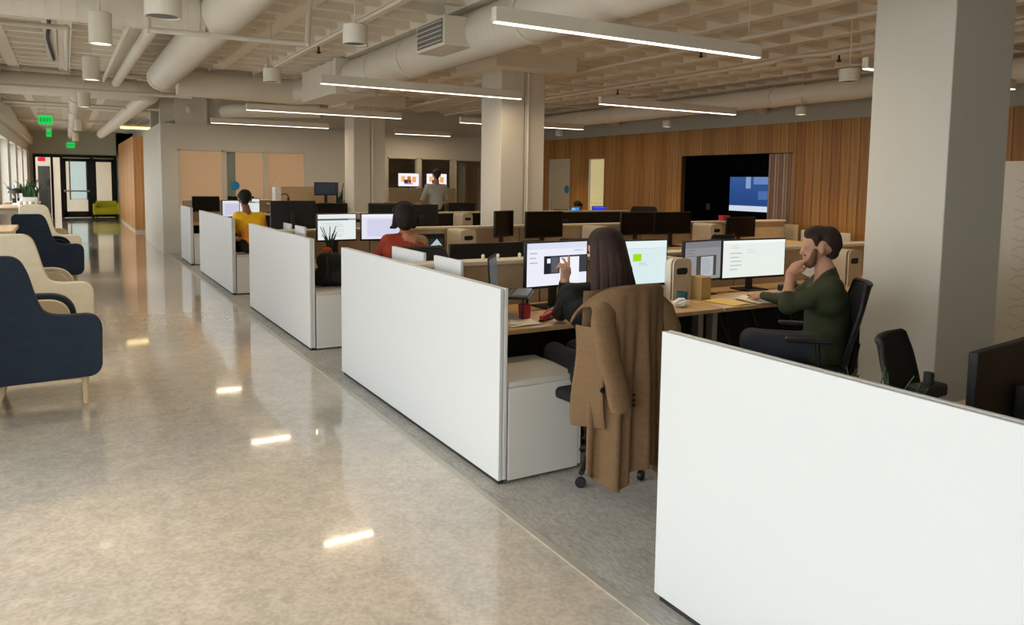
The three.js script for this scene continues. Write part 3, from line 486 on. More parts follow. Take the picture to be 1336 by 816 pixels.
// row 4
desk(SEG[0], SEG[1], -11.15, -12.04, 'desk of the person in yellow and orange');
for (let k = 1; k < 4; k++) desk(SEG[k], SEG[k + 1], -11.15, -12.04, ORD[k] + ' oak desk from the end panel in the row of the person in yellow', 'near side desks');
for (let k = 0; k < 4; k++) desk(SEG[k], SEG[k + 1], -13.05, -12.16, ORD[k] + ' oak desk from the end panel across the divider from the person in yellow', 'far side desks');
spine(1.95, 9.9, -12.1, 'black fabric divider of the third desk row with a snake plant', 0, std(0xffffff, 0.95, { map: fabricTex([34, 31, 28], 6) }));
// row 5 single sided
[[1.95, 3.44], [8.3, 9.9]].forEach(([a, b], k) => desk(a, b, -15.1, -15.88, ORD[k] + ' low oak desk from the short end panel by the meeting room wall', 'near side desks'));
spine(1.95, 5.95, -15.94, 'beige fabric divider closest to the meeting room windows', 0.12);
// row 1, only its corner shows
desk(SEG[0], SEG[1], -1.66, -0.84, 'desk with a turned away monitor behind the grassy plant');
spine(1.95, 3.97, -0.78, 'short beige divider of the desk row with the grassy plant');
storageBox(3.97, -4.18, 1, 'cream storage box with an oval slot between the woman and the bearded man', 'storage boxes');
storageBox(3.97, -7.68, 1, 'cream storage box with an oval slot beside the blue tablet', 'storage boxes');
storageBox(5.95, -7.68, 1, 'cream storage box with an oval slot behind the long haired woman', 'storage boxes');
storageBox(5.95, -4.12, 1, 'cream storage box with an oval slot behind the bearded man', 'storage boxes');
for (const [x, z, where] of [[7.93, -7.68, 'right of the joined pair of black monitors'], [3.97, -11.55, 'in the third row before the far column'], [5.95, -11.55, 'in the third row behind the middle column']]) storageBox(x, z, 1, 'cream storage box with oval slot ' + where, 'storage boxes');
// white side trays by the dividers, behind the end panels
function sideTray(z0, z1, label) { const t = thing('side_board', label, 'board', [2.1, DY, (z0 + z1) / 2], 0, 'white boards behind the end panels'), L = Math.abs(z0 - z1) / 2; mesh('board', rb(-0.012, 0.012, 0.008, 0.375, -L, L, 0.006), M.panel, t); mesh('foot', rb(-0.05, 0.05, 0, 0.01, -L + 0.02, L - 0.02, 0.003), M.leg, t); }
sideTray(-4.15, -4.55, 'upright white board behind the panel beside the laptop'); sideTray(-4.72, -5.3, 'upright white board across the divider from the laptop');
sideTray(-7.72, -8.1, 'upright white board beside the document monitor'); sideTray(-8.3, -8.9, 'upright white board across the divider from the document monitor');

// ---------------------------------------------------------------- monitors and screens
function lines(g, x, y, w, n, gap, c) { g.fillStyle = c; for (let k = 0; k < n; k++) g.fillRect(x, y + k * gap, w * (0.55 + 0.45 * hash(k, n)), Math.max(1.5, gap * 0.25)); }
const T = {
  docDark: canvasTex(320, 200, (g, w, h) => { g.fillStyle = '#eef0fb'; g.fillRect(0, 0, w, h); g.fillStyle = '#dfe3f4'; g.fillRect(0, 0, w, 28); g.fillStyle = '#c9d4ee'; g.fillRect(250, 36, 50, 8); lines(g, 14, 44, 46, 3, 22, '#b6bac8'); g.fillStyle = '#3c3f48'; g.fillRect(88, 62, 232, 84); g.fillStyle = '#20232a'; g.fillRect(88, 62, 34, 84); g.fillStyle = '#f4f6fb'; g.fillRect(104, 74, 18, 22); g.fillStyle = '#f6f7ff'; g.fillRect(172, 70, 106, 116); g.fillStyle = '#5b5e68'; g.fillRect(128, 70, 36, 70); }),
  docGreen: canvasTex(320, 200, (g, w, h) => { g.fillStyle = '#dceef0'; g.fillRect(0, 0, w, h); g.fillStyle = '#e9f4f6'; g.fillRect(0, 0, w, 34); g.fillStyle = '#c3d6da'; g.fillRect(0, 34, w, 2); g.fillStyle = '#9fe014'; g.fillRect(150, 60, 42, 34); lines(g, 180, 102, 60, 2, 9, '#a9bcbf'); }),
  docGrey: canvasTex(320, 240, (g, w, h) => { g.fillStyle = '#8f9094'; g.fillRect(0, 0, w, h); g.fillStyle = '#7c7d82'; g.fillRect(0, 0, w, 40); g.fillStyle = '#a5a6aa'; lines(g, 12, 50, 90, 3, 18, '#6d6e73'); g.fillStyle = '#47443e'; g.fillRect(100, 90, 180, 130); g.fillStyle = '#b4b8c0'; g.fillRect(140, 96, 112, 124); lines(g, 150, 110, 90, 8, 13, '#8f949c'); }),
  docWhite: canvasTex(320, 200, (g, w, h) => { g.fillStyle = '#eaf1ea'; g.fillRect(0, 0, w, h); g.fillStyle = '#f7faf7'; g.fillRect(0, 0, w, 16); lines(g, 40, 26, 60, 2, 12, '#c5cec8'); lines(g, 36, 66, 70, 5, 22, '#b9c4bd'); lines(g, 120, 50, 60, 2, 14, '#d0d8d2'); }),
  docText: canvasTex(320, 200, (g, w, h) => { g.fillStyle = '#e9efee'; g.fillRect(0, 0, w, h); g.fillStyle = '#5c6468'; g.fillRect(0, 34, w * 0.8, 14); g.fillStyle = '#9ba3a6'; g.fillRect(w * 0.8, 34, w * 0.2, 14); lines(g, 24, 68, 250, 9, 13, '#bfc8c8'); }),
  lavender: canvasTex(320, 200, (g, w, h) => { g.fillStyle = '#e6e6f4'; g.fillRect(0, 0, w, h); g.fillStyle = '#d6d4ee'; g.fillRect(40, 40, 240, 140); g.fillStyle = '#f4f4fb'; g.fillRect(0, 0, w, 24); }),
  photo: canvasTex(256, 180, (g, w, h) => { g.fillStyle = '#20262a'; g.fillRect(0, 0, w, h); g.fillStyle = '#b7c4c4'; g.beginPath(); g.moveTo(70, 150); g.lineTo(190, 30); g.lineTo(240, 90); g.lineTo(230, 160); g.closePath(); g.fill(); g.fillStyle = '#8ea0a2'; g.fillRect(10, 60, 70, 90); g.fillStyle = '#2f86d8'; g.beginPath(); g.moveTo(30, 170); g.lineTo(90, 90); g.lineTo(130, 165); g.closePath(); g.fill(); g.fillStyle = '#0d1012'; g.fillRect(0, 0, w, 30); }),
  people: canvasTex(256, 160, (g, w, h) => { g.fillStyle = '#f4ecf4'; g.fillRect(0, 0, w, h); g.fillStyle = '#e8b36a'; g.fillRect(34, 34, 50, 70); g.fillStyle = '#c86a3a'; g.fillRect(110, 36, 44, 80); g.fillStyle = '#3a2a2c'; g.fillRect(70, 78, 46, 44); g.fillStyle = '#e5a65a'; g.fillRect(170, 40, 50, 70); g.fillStyle = '#8a3b36'; g.fillRect(120, 80, 40, 40); g.fillStyle = '#5d5566'; g.fillRect(80, 124, 100, 10); }),
  blue: canvasTex(32, 32, (g) => { g.fillStyle = '#1430e8'; g.fillRect(0, 0, 32, 32); g.fillStyle = '#3658ff'; g.fillRect(0, 0, 32, 8); }),
  azure: canvasTex(32, 32, (g) => { g.fillStyle = '#2b8fe8'; g.fillRect(0, 0, 32, 32); g.fillStyle = '#7fc0f6'; g.fillRect(4, 4, 12, 10); }),
  laptop: canvasTex(128, 96, (g, w, h) => { g.fillStyle = '#6a7278'; g.fillRect(0, 0, w, h); lines(g, 10, 16, 90, 6, 11, '#7d868c'); }),
  slate: canvasTex(64, 40, (g, w, h) => { g.fillStyle = '#2c333c'; g.fillRect(0, 0, w, h); g.fillStyle = '#343c46'; g.fillRect(4, 4, 56, 30); }),
};
function monitor(label, x, z, top, w, h, turn, tex, o = {}) {
  const y0 = o.y ?? DY, m = thing('monitor', label, 'monitor', [x, y0, z], turn, o.group), t = top - y0;
  mesh('housing', rb(-w / 2, w / 2, t - h, t, -0.024, 0.006, 0.006), M.dark, m);
  const s = mesh('screen', new THREE.PlaneGeometry(w - 0.022, h - 0.03).translate(0, t - h / 2 + 0.004, 0.0072), tex ? screenMat(tex, o.k ?? 0.9) : M.screenOff, m);
  if (tex && o.light) { const a = new THREE.RectAreaLight(0xe8f0ff, o.light, w - 0.03, h - 0.03); a.position.set(0, t - h / 2, 0.012); a.rotation.y = Math.PI; m.add(a); }
  mesh('neck', rb(-0.03, 0.03, 0.006, t - h * 0.4, -0.062, -0.03, 0.008), M.black, m);
  mesh('stand_base', rb(-0.12, 0.12, 0, 0.012, -0.14, 0.06, 0.005), M.black, m);
  return m;
}
const span = (u0, u1, v, z) => { const a = atZ(u0, v, z), b = atZ(u1, v, z); return [(a.x + b.x) / 2, b.x - a.x]; };
monitor('lit monitor with a dark panel behind the raised hand', 2.91, -4.3, 1.196, 0.545, 0.325, R(4), T.docDark, { light: 0.8 });
monitor('lit monitor with a green block right of the long haired woman', 3.6, -4.3, 1.185, 0.6, 0.35, R(-4), T.docGreen, { light: 0.8 });
monitor('grey document monitor left of the bearded man', 4.29, -4.3, 1.163, 0.47, 0.33, R(8), T.docGrey);
monitor('bright document monitor before the bearded man', 4.87, -4.3, 1.158, 0.71, 0.33, R(-3), T.docWhite, { light: 0.8 });
monitor('lit monitor showing a text document by the woman in red', 2.46, -7.82, 1.24, 0.45, 0.3, R(6), T.docText);
monitor('lavender lit monitor half hidden by the woman in red', 2.98, -7.82, 1.235, 0.5, 0.3, R(-6), T.lavender);
const off = 'switched off black monitor facing the aisle';
monitor('switched off narrow monitor turned aside before the middle column', 4.54, -7.86, 1.25, 0.38, 0.32, R(24), null);
monitor('switched off wide black monitor below the middle column', 5.12, -7.86, 1.236, 0.58, 0.33, R(4), null);
monitor('left black monitor of the joined pair before the oak wall', 6.62, -7.86, 1.215, 0.6, 0.31, R(3), null);
monitor('right black monitor of the joined pair before the oak wall', 7.25, -7.86, 1.21, 0.66, 0.31, R(-2), null);
monitor('black monitor back seen over the divider beside the laptop', 2.73, -5.0, 1.135, 0.63, 0.33, Math.PI, null);
monitor('black monitor back by the near column', 8.6, -7.86, 1.12, 0.6, 0.3, 0, null);
monitor('turned away monitor behind the grassy plant panel', 2.74, -1.3, 1.085, 0.62, 0.35, Math.PI + R(6), null);
for (const [u0, u1, v, where] of [[352, 409, 262, 'before the white binder'], [480, 524, 266, 'left behind the woman in red'], [524, 571, 267, 'right behind the woman in red']]) { const [x, w] = span(u0, u1, v, -8.62); monitor('black monitor back above the divider ' + where, x, -8.62, atZ((u0 + u1) / 2, v, -8.62).y, Math.abs(w), 0.34, Math.PI, null, { group: 'monitor backs above the divider' }); }
monitor('lit monitor left of the person in yellow', 2.1, -11.75, 1.27, 0.3, 0.26, R(15), T.lavender, { k: 0.8 });
monitor('lit monitor right of the person in yellow', 2.36, -11.75, 1.3, 0.3, 0.28, R(-10), T.docText, { k: 0.8 });
for (const [x, z] of [[3.6, -11.75], [4.5, -11.75], [6.6, -11.75], [7.3, -11.75]]) monitor('black monitor on the third desk row', x, z, 1.22, 0.55, 0.32, 0, null, { group: 'black monitors of the third desk row' });
for (const [x, z] of [[6.3, -12.5], [7.0, -12.5]]) monitor('black monitor back over the third divider', x, z, 1.2, 0.55, 0.32, Math.PI, null, { group: 'black monitor backs of the third desk row' });
for (const [x, z] of [[2.3, -15.5], [2.95, -15.5]]) monitor((x < 2.6 ? 'small black monitor beside the short end panel' : 'small black monitor between the short end panel and raised desk'), x, z, 1.24, 0.5, 0.3, 0, null, { group: 'black monitors by the meeting room wall' });
monitor('slate blue monitor on the raised desk beside the far column', 4.6, -15.3, 1.535, 0.5, 0.27, 0, T.slate, { y: 1.1, k: 0.5 });
// raised desks: beige screen by the peach windows, standing man's desk
{
  const d = thing('raised_desk', 'raised desk with a beige screen below the dotted window', 'desk', [4.2, 0, -15.3]);
  mesh('desk_top', planeUV(rb(-0.72, 0.72, 1.07, 1.1, -0.4, 0.3, 0.006)), deskTexMat, d);
  for (const s of [-1, 1]) mesh('leg', [rb(s * 0.6 - 0.03, s * 0.6 + 0.03, 0, 1.07, -0.08, 0.0, 0.005), rb(s * 0.6 - 0.03, s * 0.6 + 0.03, 0, 0.03, -0.34, 0.26, 0.005)], M.leg, d);
  mesh('screen_panel', planeUV(rb(-0.62, 0.7, 1.1, 1.44, -0.4, -0.37, 0.005)), M.divider, d);
  mesh('front_panel', rb(-0.7, 0.7, 0.75, 1.06, 0.24, 0.27, 0.004), M.darkPanel, d, 'black front panel');
  const b = thing('binder', 'white upright binder on the raised desk', 'binder', [3.57, 1.1, -15.2]); mesh('cover', rb(-0.06, 0.06, 0, 0.33, -0.12, 0.12, 0.005), M.white, b); mesh('spine_label', bx(-0.03, 0.03, 0.1, 0.2, 0.12, 0.122), M.paper, b);
  const h = thing('headset', 'black headset hanging beside the white binder', 'headset', [3.72, 1.1, -15.2]); mesh('band', new THREE.TorusGeometry(0.08, 0.012, 8, 20, Math.PI).translate(0, 0.12, 0), M.black, h); for (const s of [-1, 1]) mesh('ear_cup', rb(s * 0.08 - 0.02, s * 0.08 + 0.02, 0.03, 0.13, -0.03, 0.03, 0.015), M.black, h);
  const e = thing('standing_desk', 'standing desk of the man in the grey shirt', 'desk', [7.2, 0, -16.55]);
  mesh('desk_top', planeUV(rb(-0.85, 0.85, 1.05, 1.08, -0.3, 0.3, 0.006)), deskTexMat, e); for (const s of [-1, 1]) mesh('leg', [rb(s * 0.7 - 0.03, s * 0.7 + 0.03, 0, 1.05, -0.06, 0.02, 0.005), rb(s * 0.7 - 0.03, s * 0.7 + 0.03, 0, 0.03, -0.28, 0.28, 0.005)], M.leg, e);
  mesh('screen_panel', planeUV(rb(-0.85, 0.85, 1.08, 1.42, 0.24, 0.26, 0.004)), M.divider, e, 'beige back screen');
  const [xa, wa] = span(519, 547, 226, -16.6), [xb, wb] = span(556, 583, 228, -16.6);
  monitor('lit monitor with colourful pictures left of the standing man', xa, -16.6, 1.77, wa, 0.33, 0, T.people, { y: 1.08, k: 1.0 });
  monitor('lit monitor with colourful pictures behind the standing man', xb, -16.6, 1.77, wb, 0.33, 0, T.people, { y: 1.08, k: 1.0 });
  for (let k = 0; k < 5; k++) { const q = thing('bottle', 'small dark bottle on the standing desk', 'bottle', [6.48 + k * 0.09, 1.08, -16.32], 0, 'bottles on the standing desk'); mesh('glass_body', new THREE.LatheGeometry([[0, 0], [0.028, 0], [0.028, 0.13], [0.012, 0.17], [0.012, 0.21], [0, 0.21]].map((p) => new THREE.Vector2(...p)), 12), std([0x5a4528, 0x39352a, 0x6b5634][k % 3], 0.4), q); mesh('cap', cyl(0.014, 0.014, 0.02, 0, 0.205, 0, 10), M.dark, q); }
}
// blue screens by the oak wall
monitor('small azure laptop screen beside the dark haired head', 9.2, -12.95, 1.09, 0.2, 0.16, R(-20), T.azure, { y: DY });
monitor('deep blue screen right of the dark haired head', 9.82, -12.95, 1.1, 0.3, 0.18, R(-20), T.blue, { y: DY });
// laptop and tablet
function laptop(label, x, z, turn, w, d, tex, k, tilt, y = DY) {
  const l = thing('laptop', label, 'laptop', [x, y, z], turn);
  mesh('keyboard_base', rb(-w / 2, w / 2, 0, 0.016, -0.0, d, 0.006), M.grey, l);
  for (let r = 0; r < 4; r++) mesh('key_row', rb(-w * 0.42, w * 0.42, 0.016, 0.019, 0.03 + r * 0.028, 0.05 + r * 0.028, 0.002, 1), M.black, l);
  const g = rb(-w / 2, w / 2, 0, d, -0.008, 0, 0.004); g.rotateX(-tilt); const lid = mesh('lid', g.translate(0, 0.014, 0), M.black, l);
  mesh('screen', new THREE.PlaneGeometry(w - 0.02, d - 0.03).translate(0, d / 2, 0.002).rotateX(-tilt).translate(0, 0.014, 0), screenMat(tex, k), lid);
}
laptop('open grey laptop behind the panel beside the long haired woman', 2.36, -4.2, R(52), 0.32, 0.23, T.laptop, 0.4, R(4), DY + 0.15);
{
  const r = thing('laptop_riser', 'dark laptop riser on the woman’s desk', 'riser', [2.36, DY, -4.2], R(52)); mesh('plate', rb(-0.16, 0.16, 0.136, 0.148, -0.03, 0.24, 0.004), M.black, r); for (const s of [-1, 1]) mesh('leg', [rod([s * 0.12, 0, 0.2], [s * 0.12, 0.14, 0.2], 0.008), rod([s * 0.12, 0, 0.0], [s * 0.12, 0.14, 0.0], 0.008)], M.black, r);
}
{
  const p = atZ(563, 304, -7.75), t = thing('tablet', 'tablet with a blue and grey picture beside the woman in red', 'tablet', [3.52, DY, -7.75], R(-8));
  mesh('case', rb(-0.165, 0.165, 0.0, 0.27, -0.02, 0, 0.008), M.dark, t); mesh('screen', new THREE.PlaneGeometry(0.3, 0.22).translate(0, 0.14, 0.0015), screenMat(T.photo, 0.9), t); mesh('keyboard', rb(-0.165, 0.165, 0, 0.01, 0.0, 0.16, 0.003), M.dark, t);
}
// ---------------------------------------------------------------- task chairs
function taskChair(label, x, z, turn, o = {}) {           // faces -z when turn = 0
  const c = thing('task_chair', label, 'chair', [x, 0, z], turn, o.group), top = o.top ?? 0.98;
  for (let k = 0; k < 5; k++) {
    const a = k * Math.PI * 0.4 + 0.3, px = Math.sin(a), pz = Math.cos(a);
    const l = mesh('leg', rod([px * 0.03, 0.12, pz * 0.03], [px * 0.29, 0.075, pz * 0.29], 0.022, 0.014, 8), M.black, c);
    mesh('caster', cyl(0.028, 0.028, 0.022, 0, -0.011, 0, 14).rotateX(Math.PI / 2).rotateY(a).translate(px * 0.3, 0.03, pz * 0.3), M.dark, l);
  }
  mesh('gas_post', [cyl(0.028, 0.028, 0.2, 0, 0.1, 0), cyl(0.018, 0.018, 0.3, 0, 0.12, 0), rb(-0.1, 0.1, 0.38, 0.43, -0.12, 0.14, 0.02)], M.black, c);
  mesh('seat', rb(-0.245, 0.245, 0.425, 0.49, -0.25, 0.22, 0.03, 3), M.blackSoft, c);
  const H = top - 0.5;
  const back = (u, v) => { const s = (u - 0.5) * 2, w = 0.17 + 0.075 * Math.sin(Math.min(1, v * 1.25) * Math.PI * 0.62) - 0.05 * Math.max(0, v - 0.8) * 5 * Math.abs(s); return V(s * w, 0.5 + H * v, 0.25 + 0.05 * Math.sin(v * 2.4) - 0.07 * v * (1 - v) * 2 + 0.07 * v - 0.05 * s * s); };
  mesh('backrest', sheet(back, 12, 16, 0.018), M.meshBack, c);
  const rim = []; for (let k = 0; k <= 12; k++) rim.push(back(0, k / 12)); for (let k = 1; k < 8; k++) rim.push(back(k / 8, 1)); for (let k = 12; k >= 0; k--) rim.push(back(1, k / 12));
  mesh('back_frame', new THREE.TubeGeometry(new THREE.CatmullRomCurve3(rim), 70, 0.014, 8), M.black, c);
  mesh('back_stem', tube([[0, 0.4, 0.1], [0, 0.42, 0.26], [0, 0.62, 0.3]], 0.022, 8, 14), M.black, c);
  if (!o.noArms) for (const s of [-1, 1]) { mesh('arm_post', tube([[s * 0.24, 0.44, 0.06], [s * 0.29, 0.5, 0.05], [s * 0.29, 0.66, 0.03]], 0.014, 8, 12), M.black, c); mesh('armrest', rb(s * 0.29 - 0.035, s * 0.29 + 0.035, 0.66, 0.685, -0.15, 0.12, 0.012), M.black, c); }
  return c;
}
taskChair('black task chair under the camel coat', 2.5, -3.3, R(6), { top: 0.97, noArms: true });
taskChair('black mesh task chair of the bearded man', 4.03, -3.11, R(44), { top: 1.0 });
taskChair('black mesh chair of the woman in red', 2.9, -6.85, R(-4), { top: 0.97 });
taskChair('black chair behind the grassy plant panel', 3.3, -1.72, R(200), { top: 0.92, noArms: true });
taskChair('tall black chair pushed in beside the person in yellow', 2.85, -11.0, R(0), { top: 1.28 });
for (const [x, z, a, where] of [[2.75, -5.98, 175, 'facing the monitor back beside the laptop'], [4.15, -6.25, 190, 'rising behind the raised hand'], [4.85, -7.0, -10, 'before the switched off monitors'], [6.9, -6.9, 5, 'before the joined pair of black monitors'], [8.5, -3.2, 10, 'beyond the near column'], [6.9, -10.5, 0, 'in the third desk row'], [3.3, -14.3, 0, 'before the raised desk with the binder']]) taskChair('empty black task chair ' + where, x, z, R(a), { group: 'empty black task chairs' });
// tall leather chair by the media room
{ const p = atX(927, 300, 8.6); taskChair('tall black office chair before the media room', 8.2, -9.5, R(150), { top: 1.2 }); }

// ---------------------------------------------------------------- figures: smooth union of tapered bones meshed with surface nets
function netGeometry(prims, cell, k, mats) {
  let lo = [1e9, 1e9, 1e9], hi = [-1e9, -1e9, -1e9];
  const B = prims.map((b) => { const o = { a: b.a, d: b.b.map((x, i) => x - b.a[i]), ra: b.ra, rb: b.rb, c: b.c, cut: b.cut }; o.l2 = Math.max(1e-9, o.d[0] ** 2 + o.d[1] ** 2 + o.d[2] ** 2); const m = Math.max(b.ra, b.rb) + cell * 2 + k; for (let i = 0; i < 3; i++) { lo[i] = Math.min(lo[i], b.a[i] - m, b.b[i] - m); hi[i] = Math.max(hi[i], b.a[i] + m, b.b[i] + m); } return o; });
  const dist = (o, x, y, z) => { const px = x - o.a[0], py = y - o.a[1], pz = z - o.a[2], t = Math.max(0, Math.min(1, (px * o.d[0] + py * o.d[1] + pz * o.d[2]) / o.l2)); return Math.hypot(px - o.d[0] * t, py - o.d[1] * t, pz - o.d[2] * t) - (o.ra + (o.rb - o.ra) * t); };
  const sdf = (x, y, z) => { let d = 1e9; for (const o of B) { const e = dist(o, x, y, z), h = Math.max(0, k - Math.abs(d - e)) / k; d = Math.min(d, e) - h * h * k * 0.25; } return d; };
  const n = [0, 1, 2].map((i) => Math.ceil((hi[i] - lo[i]) / cell) + 1), [nx, ny, nz] = n, F_ = new Float32Array(nx * ny * nz);
  for (let kz = 0, q = 0; kz < nz; kz++) for (let j = 0; j < ny; j++) for (let i = 0; i < nx; i++, q++) F_[q] = sdf(lo[0] + i * cell, lo[1] + j * cell, lo[2] + kz * cell);
  const vid = new Int32Array(nx * ny * nz).fill(-1), pos = [], nor = [], col = [], idx = [];
  const at = (i, j, q) => i + nx * (j + ny * q), CO = [[0, 0, 0], [1, 0, 0], [0, 1, 0], [1, 1, 0], [0, 0, 1], [1, 0, 1], [0, 1, 1], [1, 1, 1]], ED = [[0, 1], [2, 3], [4, 5], [6, 7], [0, 2], [1, 3], [4, 6], [5, 7], [0, 4], [1, 5], [2, 6], [3, 7]];
  for (let q = 0; q < nz - 1; q++) for (let j = 0; j < ny - 1; j++) for (let i = 0; i < nx - 1; i++) {
    const f = CO.map(([a, b, c]) => F_[at(i + a, j + b, q + c)]); let m = 0; for (let e = 0; e < 8; e++) if (f[e] < 0) m |= 1 << e; if (m === 0 || m === 255) continue;
    let s = [0, 0, 0], cnt = 0; for (const [a, b] of ED) if ((f[a] < 0) !== (f[b] < 0)) { const t = f[a] / (f[a] - f[b]); for (let c = 0; c < 3; c++) s[c] += CO[a][c] + (CO[b][c] - CO[a][c]) * t; cnt++; }
    const x = lo[0] + (i + s[0] / cnt) * cell, y = lo[1] + (j + s[1] / cnt) * cell, z = lo[2] + (q + s[2] / cnt) * cell, e = cell * 0.5;
    const g = V(sdf(x + e, y, z) - sdf(x - e, y, z), sdf(x, y + e, z) - sdf(x, y - e, z), sdf(x, y, z + e) - sdf(x, y, z - e)).normalize();
    vid[at(i, j, q)] = pos.length / 3; pos.push(x, y, z); nor.push(g.x, g.y, g.z);
    let best = 1e9, c = 0; for (const o of B) { const d = dist(o, x, y, z); if (d < best) { best = d; c = o.c; } } col.push(...mats[c]);
  }
  const quad = (a, b, c, d, flip) => { if (a < 0 || b < 0 || c < 0 || d < 0) return; flip ? idx.push(a, c, b, a, d, c) : idx.push(a, b, c, a, c, d); };
  for (let q = 1; q < nz - 1; q++) for (let j = 1; j < ny - 1; j++) for (let i = 1; i < nx - 1; i++) {
    const f = F_[at(i, j, q)] < 0;
    if (f !== F_[at(i + 1, j, q)] < 0) quad(vid[at(i, j - 1, q - 1)], vid[at(i, j, q - 1)], vid[at(i, j, q)], vid[at(i, j - 1, q)], !f);
    if (f !== F_[at(i, j + 1, q)] < 0) quad(vid[at(i - 1, j, q - 1)], vid[at(i - 1, j, q)], vid[at(i, j, q)], vid[at(i, j, q - 1)], !f);
    if (f !== F_[at(i, j, q + 1)] < 0) quad(vid[at(i - 1, j - 1, q)], vid[at(i, j - 1, q)], vid[at(i, j, q)], vid[at(i - 1, j, q)], !f);
  }
  const g = new THREE.BufferGeometry(); g.setAttribute('position', new THREE.Float32BufferAttribute(pos, 3)); g.setAttribute('normal', new THREE.Float32BufferAttribute(nor, 3)); g.setAttribute('color', new THREE.Float32BufferAttribute(col, 3)); g.setIndex(idx);
  return g;
}
const figureMat = new THREE.MeshStandardMaterial({ vertexColors: true, roughness: 0.8 });
const figure = (parent, name, prims, cell, k, mats) => mesh(name, netGeometry(prims, cell, k, mats), figureMat, parent);
// one body: coarse trunk and limbs plus finer head and hands in one mesh
const bodyOf = (parent, mats, trunk, cell, fine = []) => mesh('body', mergeGeometries([netGeometry(trunk, cell, 0.03, mats), ...fine.map(([p, c, k]) => netGeometry(p, c, k, mats))]), figureMat, parent);
const lin = (hex) => new THREE.Color(hex).toArray();
const cap = (a, b, ra, rb, c) => ({ a, b, ra, rb, c });
// head in its own frame: p = centre of the skull, f = facing (unit, level), tilt down in radians
function headFrame(p, yaw, tilt) { const q = new THREE.Quaternion().setFromEuler(new THREE.Euler(-tilt, yaw, 0, 'YXZ')); return (x, y, z) => V(x, y, -z).applyQuaternion(q).add(V(...p)).toArray(); }   // z forward = -z of the world at yaw 0
function headPrims(h, skin, hairless = skin) {
  return [cap(h(0, 0.03, -0.035), h(0, 0.035, 0.02), 0.086, 0.078, skin), cap(h(0, -0.02, 0.03), h(0, -0.07, 0.05), 0.06, 0.045, skin), cap(h(0, -0.085, 0.06), h(0, -0.09, 0.065), 0.032, 0.028, skin),
    cap(h(0, 0.012, 0.088), h(0, -0.026, 0.108), 0.011, 0.015, skin), cap(h(-0.035, 0.02, 0.078), h(0.035, 0.02, 0.078), 0.017, 0.017, skin), cap(h(-0.02, -0.06, 0.09), h(0.02, -0.06, 0.09), 0.012, 0.012, skin),
    cap(h(-0.082, 0.015, -0.012), h(-0.084, -0.025, -0.006), 0.017, 0.012, skin), cap(h(0.082, 0.015, -0.012), h(0.084, -0.025, -0.006), 0.017, 0.012, skin)];
}
function fingers(w, dir, up, side, c, curl, s = 1) {       // wrist point, palm direction, back-of-hand normal, thumb side
  const D = V(...dir).normalize(), U = V(...up).normalize(), S = V(...side).normalize(), W = V(...w), P = (d, u, x) => W.clone().addScaledVector(D, d * s).addScaledVector(U, u * s).addScaledVector(S, x * s).toArray(), out = [];
  out.push(cap(P(0.015, 0, 0.012), P(0.085, 0, 0.026), 0.024 * s, 0.016 * s, c), cap(P(0.015, 0, -0.012), P(0.08, 0, -0.024), 0.024 * s, 0.015 * s, c), cap(P(0.02, 0, 0), P(0.085, 0, 0), 0.022 * s, 0.016 * s, c));
  [0.03, 0.01, -0.01, -0.029].forEach((x, i) => { const L = [0.042, 0.047, 0.043, 0.034][i], k = curl[i]; let d = 0.085, u = 0, a = 0, last = P(d, u, x); for (let j = 0; j < 3; j++) { a += k * (j ? 0.9 : 0.6); const l = L * (1 - 0.2 * j); d += Math.cos(a) * l; u -= Math.sin(a) * l; const n = P(d, u, x * (1 + 0.12 * j)); out.push(cap(last, n, (0.0098 - j * 0.0008) * s, (0.0092 - j * 0.0008) * s, c)); last = n; } });
  const t = curl[4]; out.push(cap(P(0.02, -0.005, 0.026), P(0.055, -0.014 - t * 0.01, 0.05), 0.014 * s, 0.011 * s, c), cap(P(0.055, -0.014 - t * 0.01, 0.05), P(0.088, -0.02 - t * 0.03, 0.058 - t * 0.02), 0.011 * s, 0.0085 * s, c));
  return out;
}
const person = (label, p) => thing('person', label, 'person', p);
const shortHair = (H) => [cap(H(0, 0.046, -0.046), H(0, 0.066, 0.008), 0.09, 0.076, 0), cap(H(0, 0.0, -0.072), H(0, -0.04, -0.068), 0.064, 0.046, 0), cap(H(-0.03, 0.094, 0.05), H(0.03, 0.094, 0.05), 0.034, 0.034, 0), cap(H(-0.074, 0.06, 0.018), H(-0.077, 0.022, 0.022), 0.02, 0.01, 0), cap(H(0.074, 0.06, 0.018), H(0.077, 0.022, 0.022), 0.02, 0.01, 0)];
const eyes = (t, H) => { for (const s of [-1, 1]) mesh('eye', new THREE.SphereGeometry(0.0085, 10, 8).translate(...H(s * 0.031, 0.006, 0.0865)), M.dark, t); };
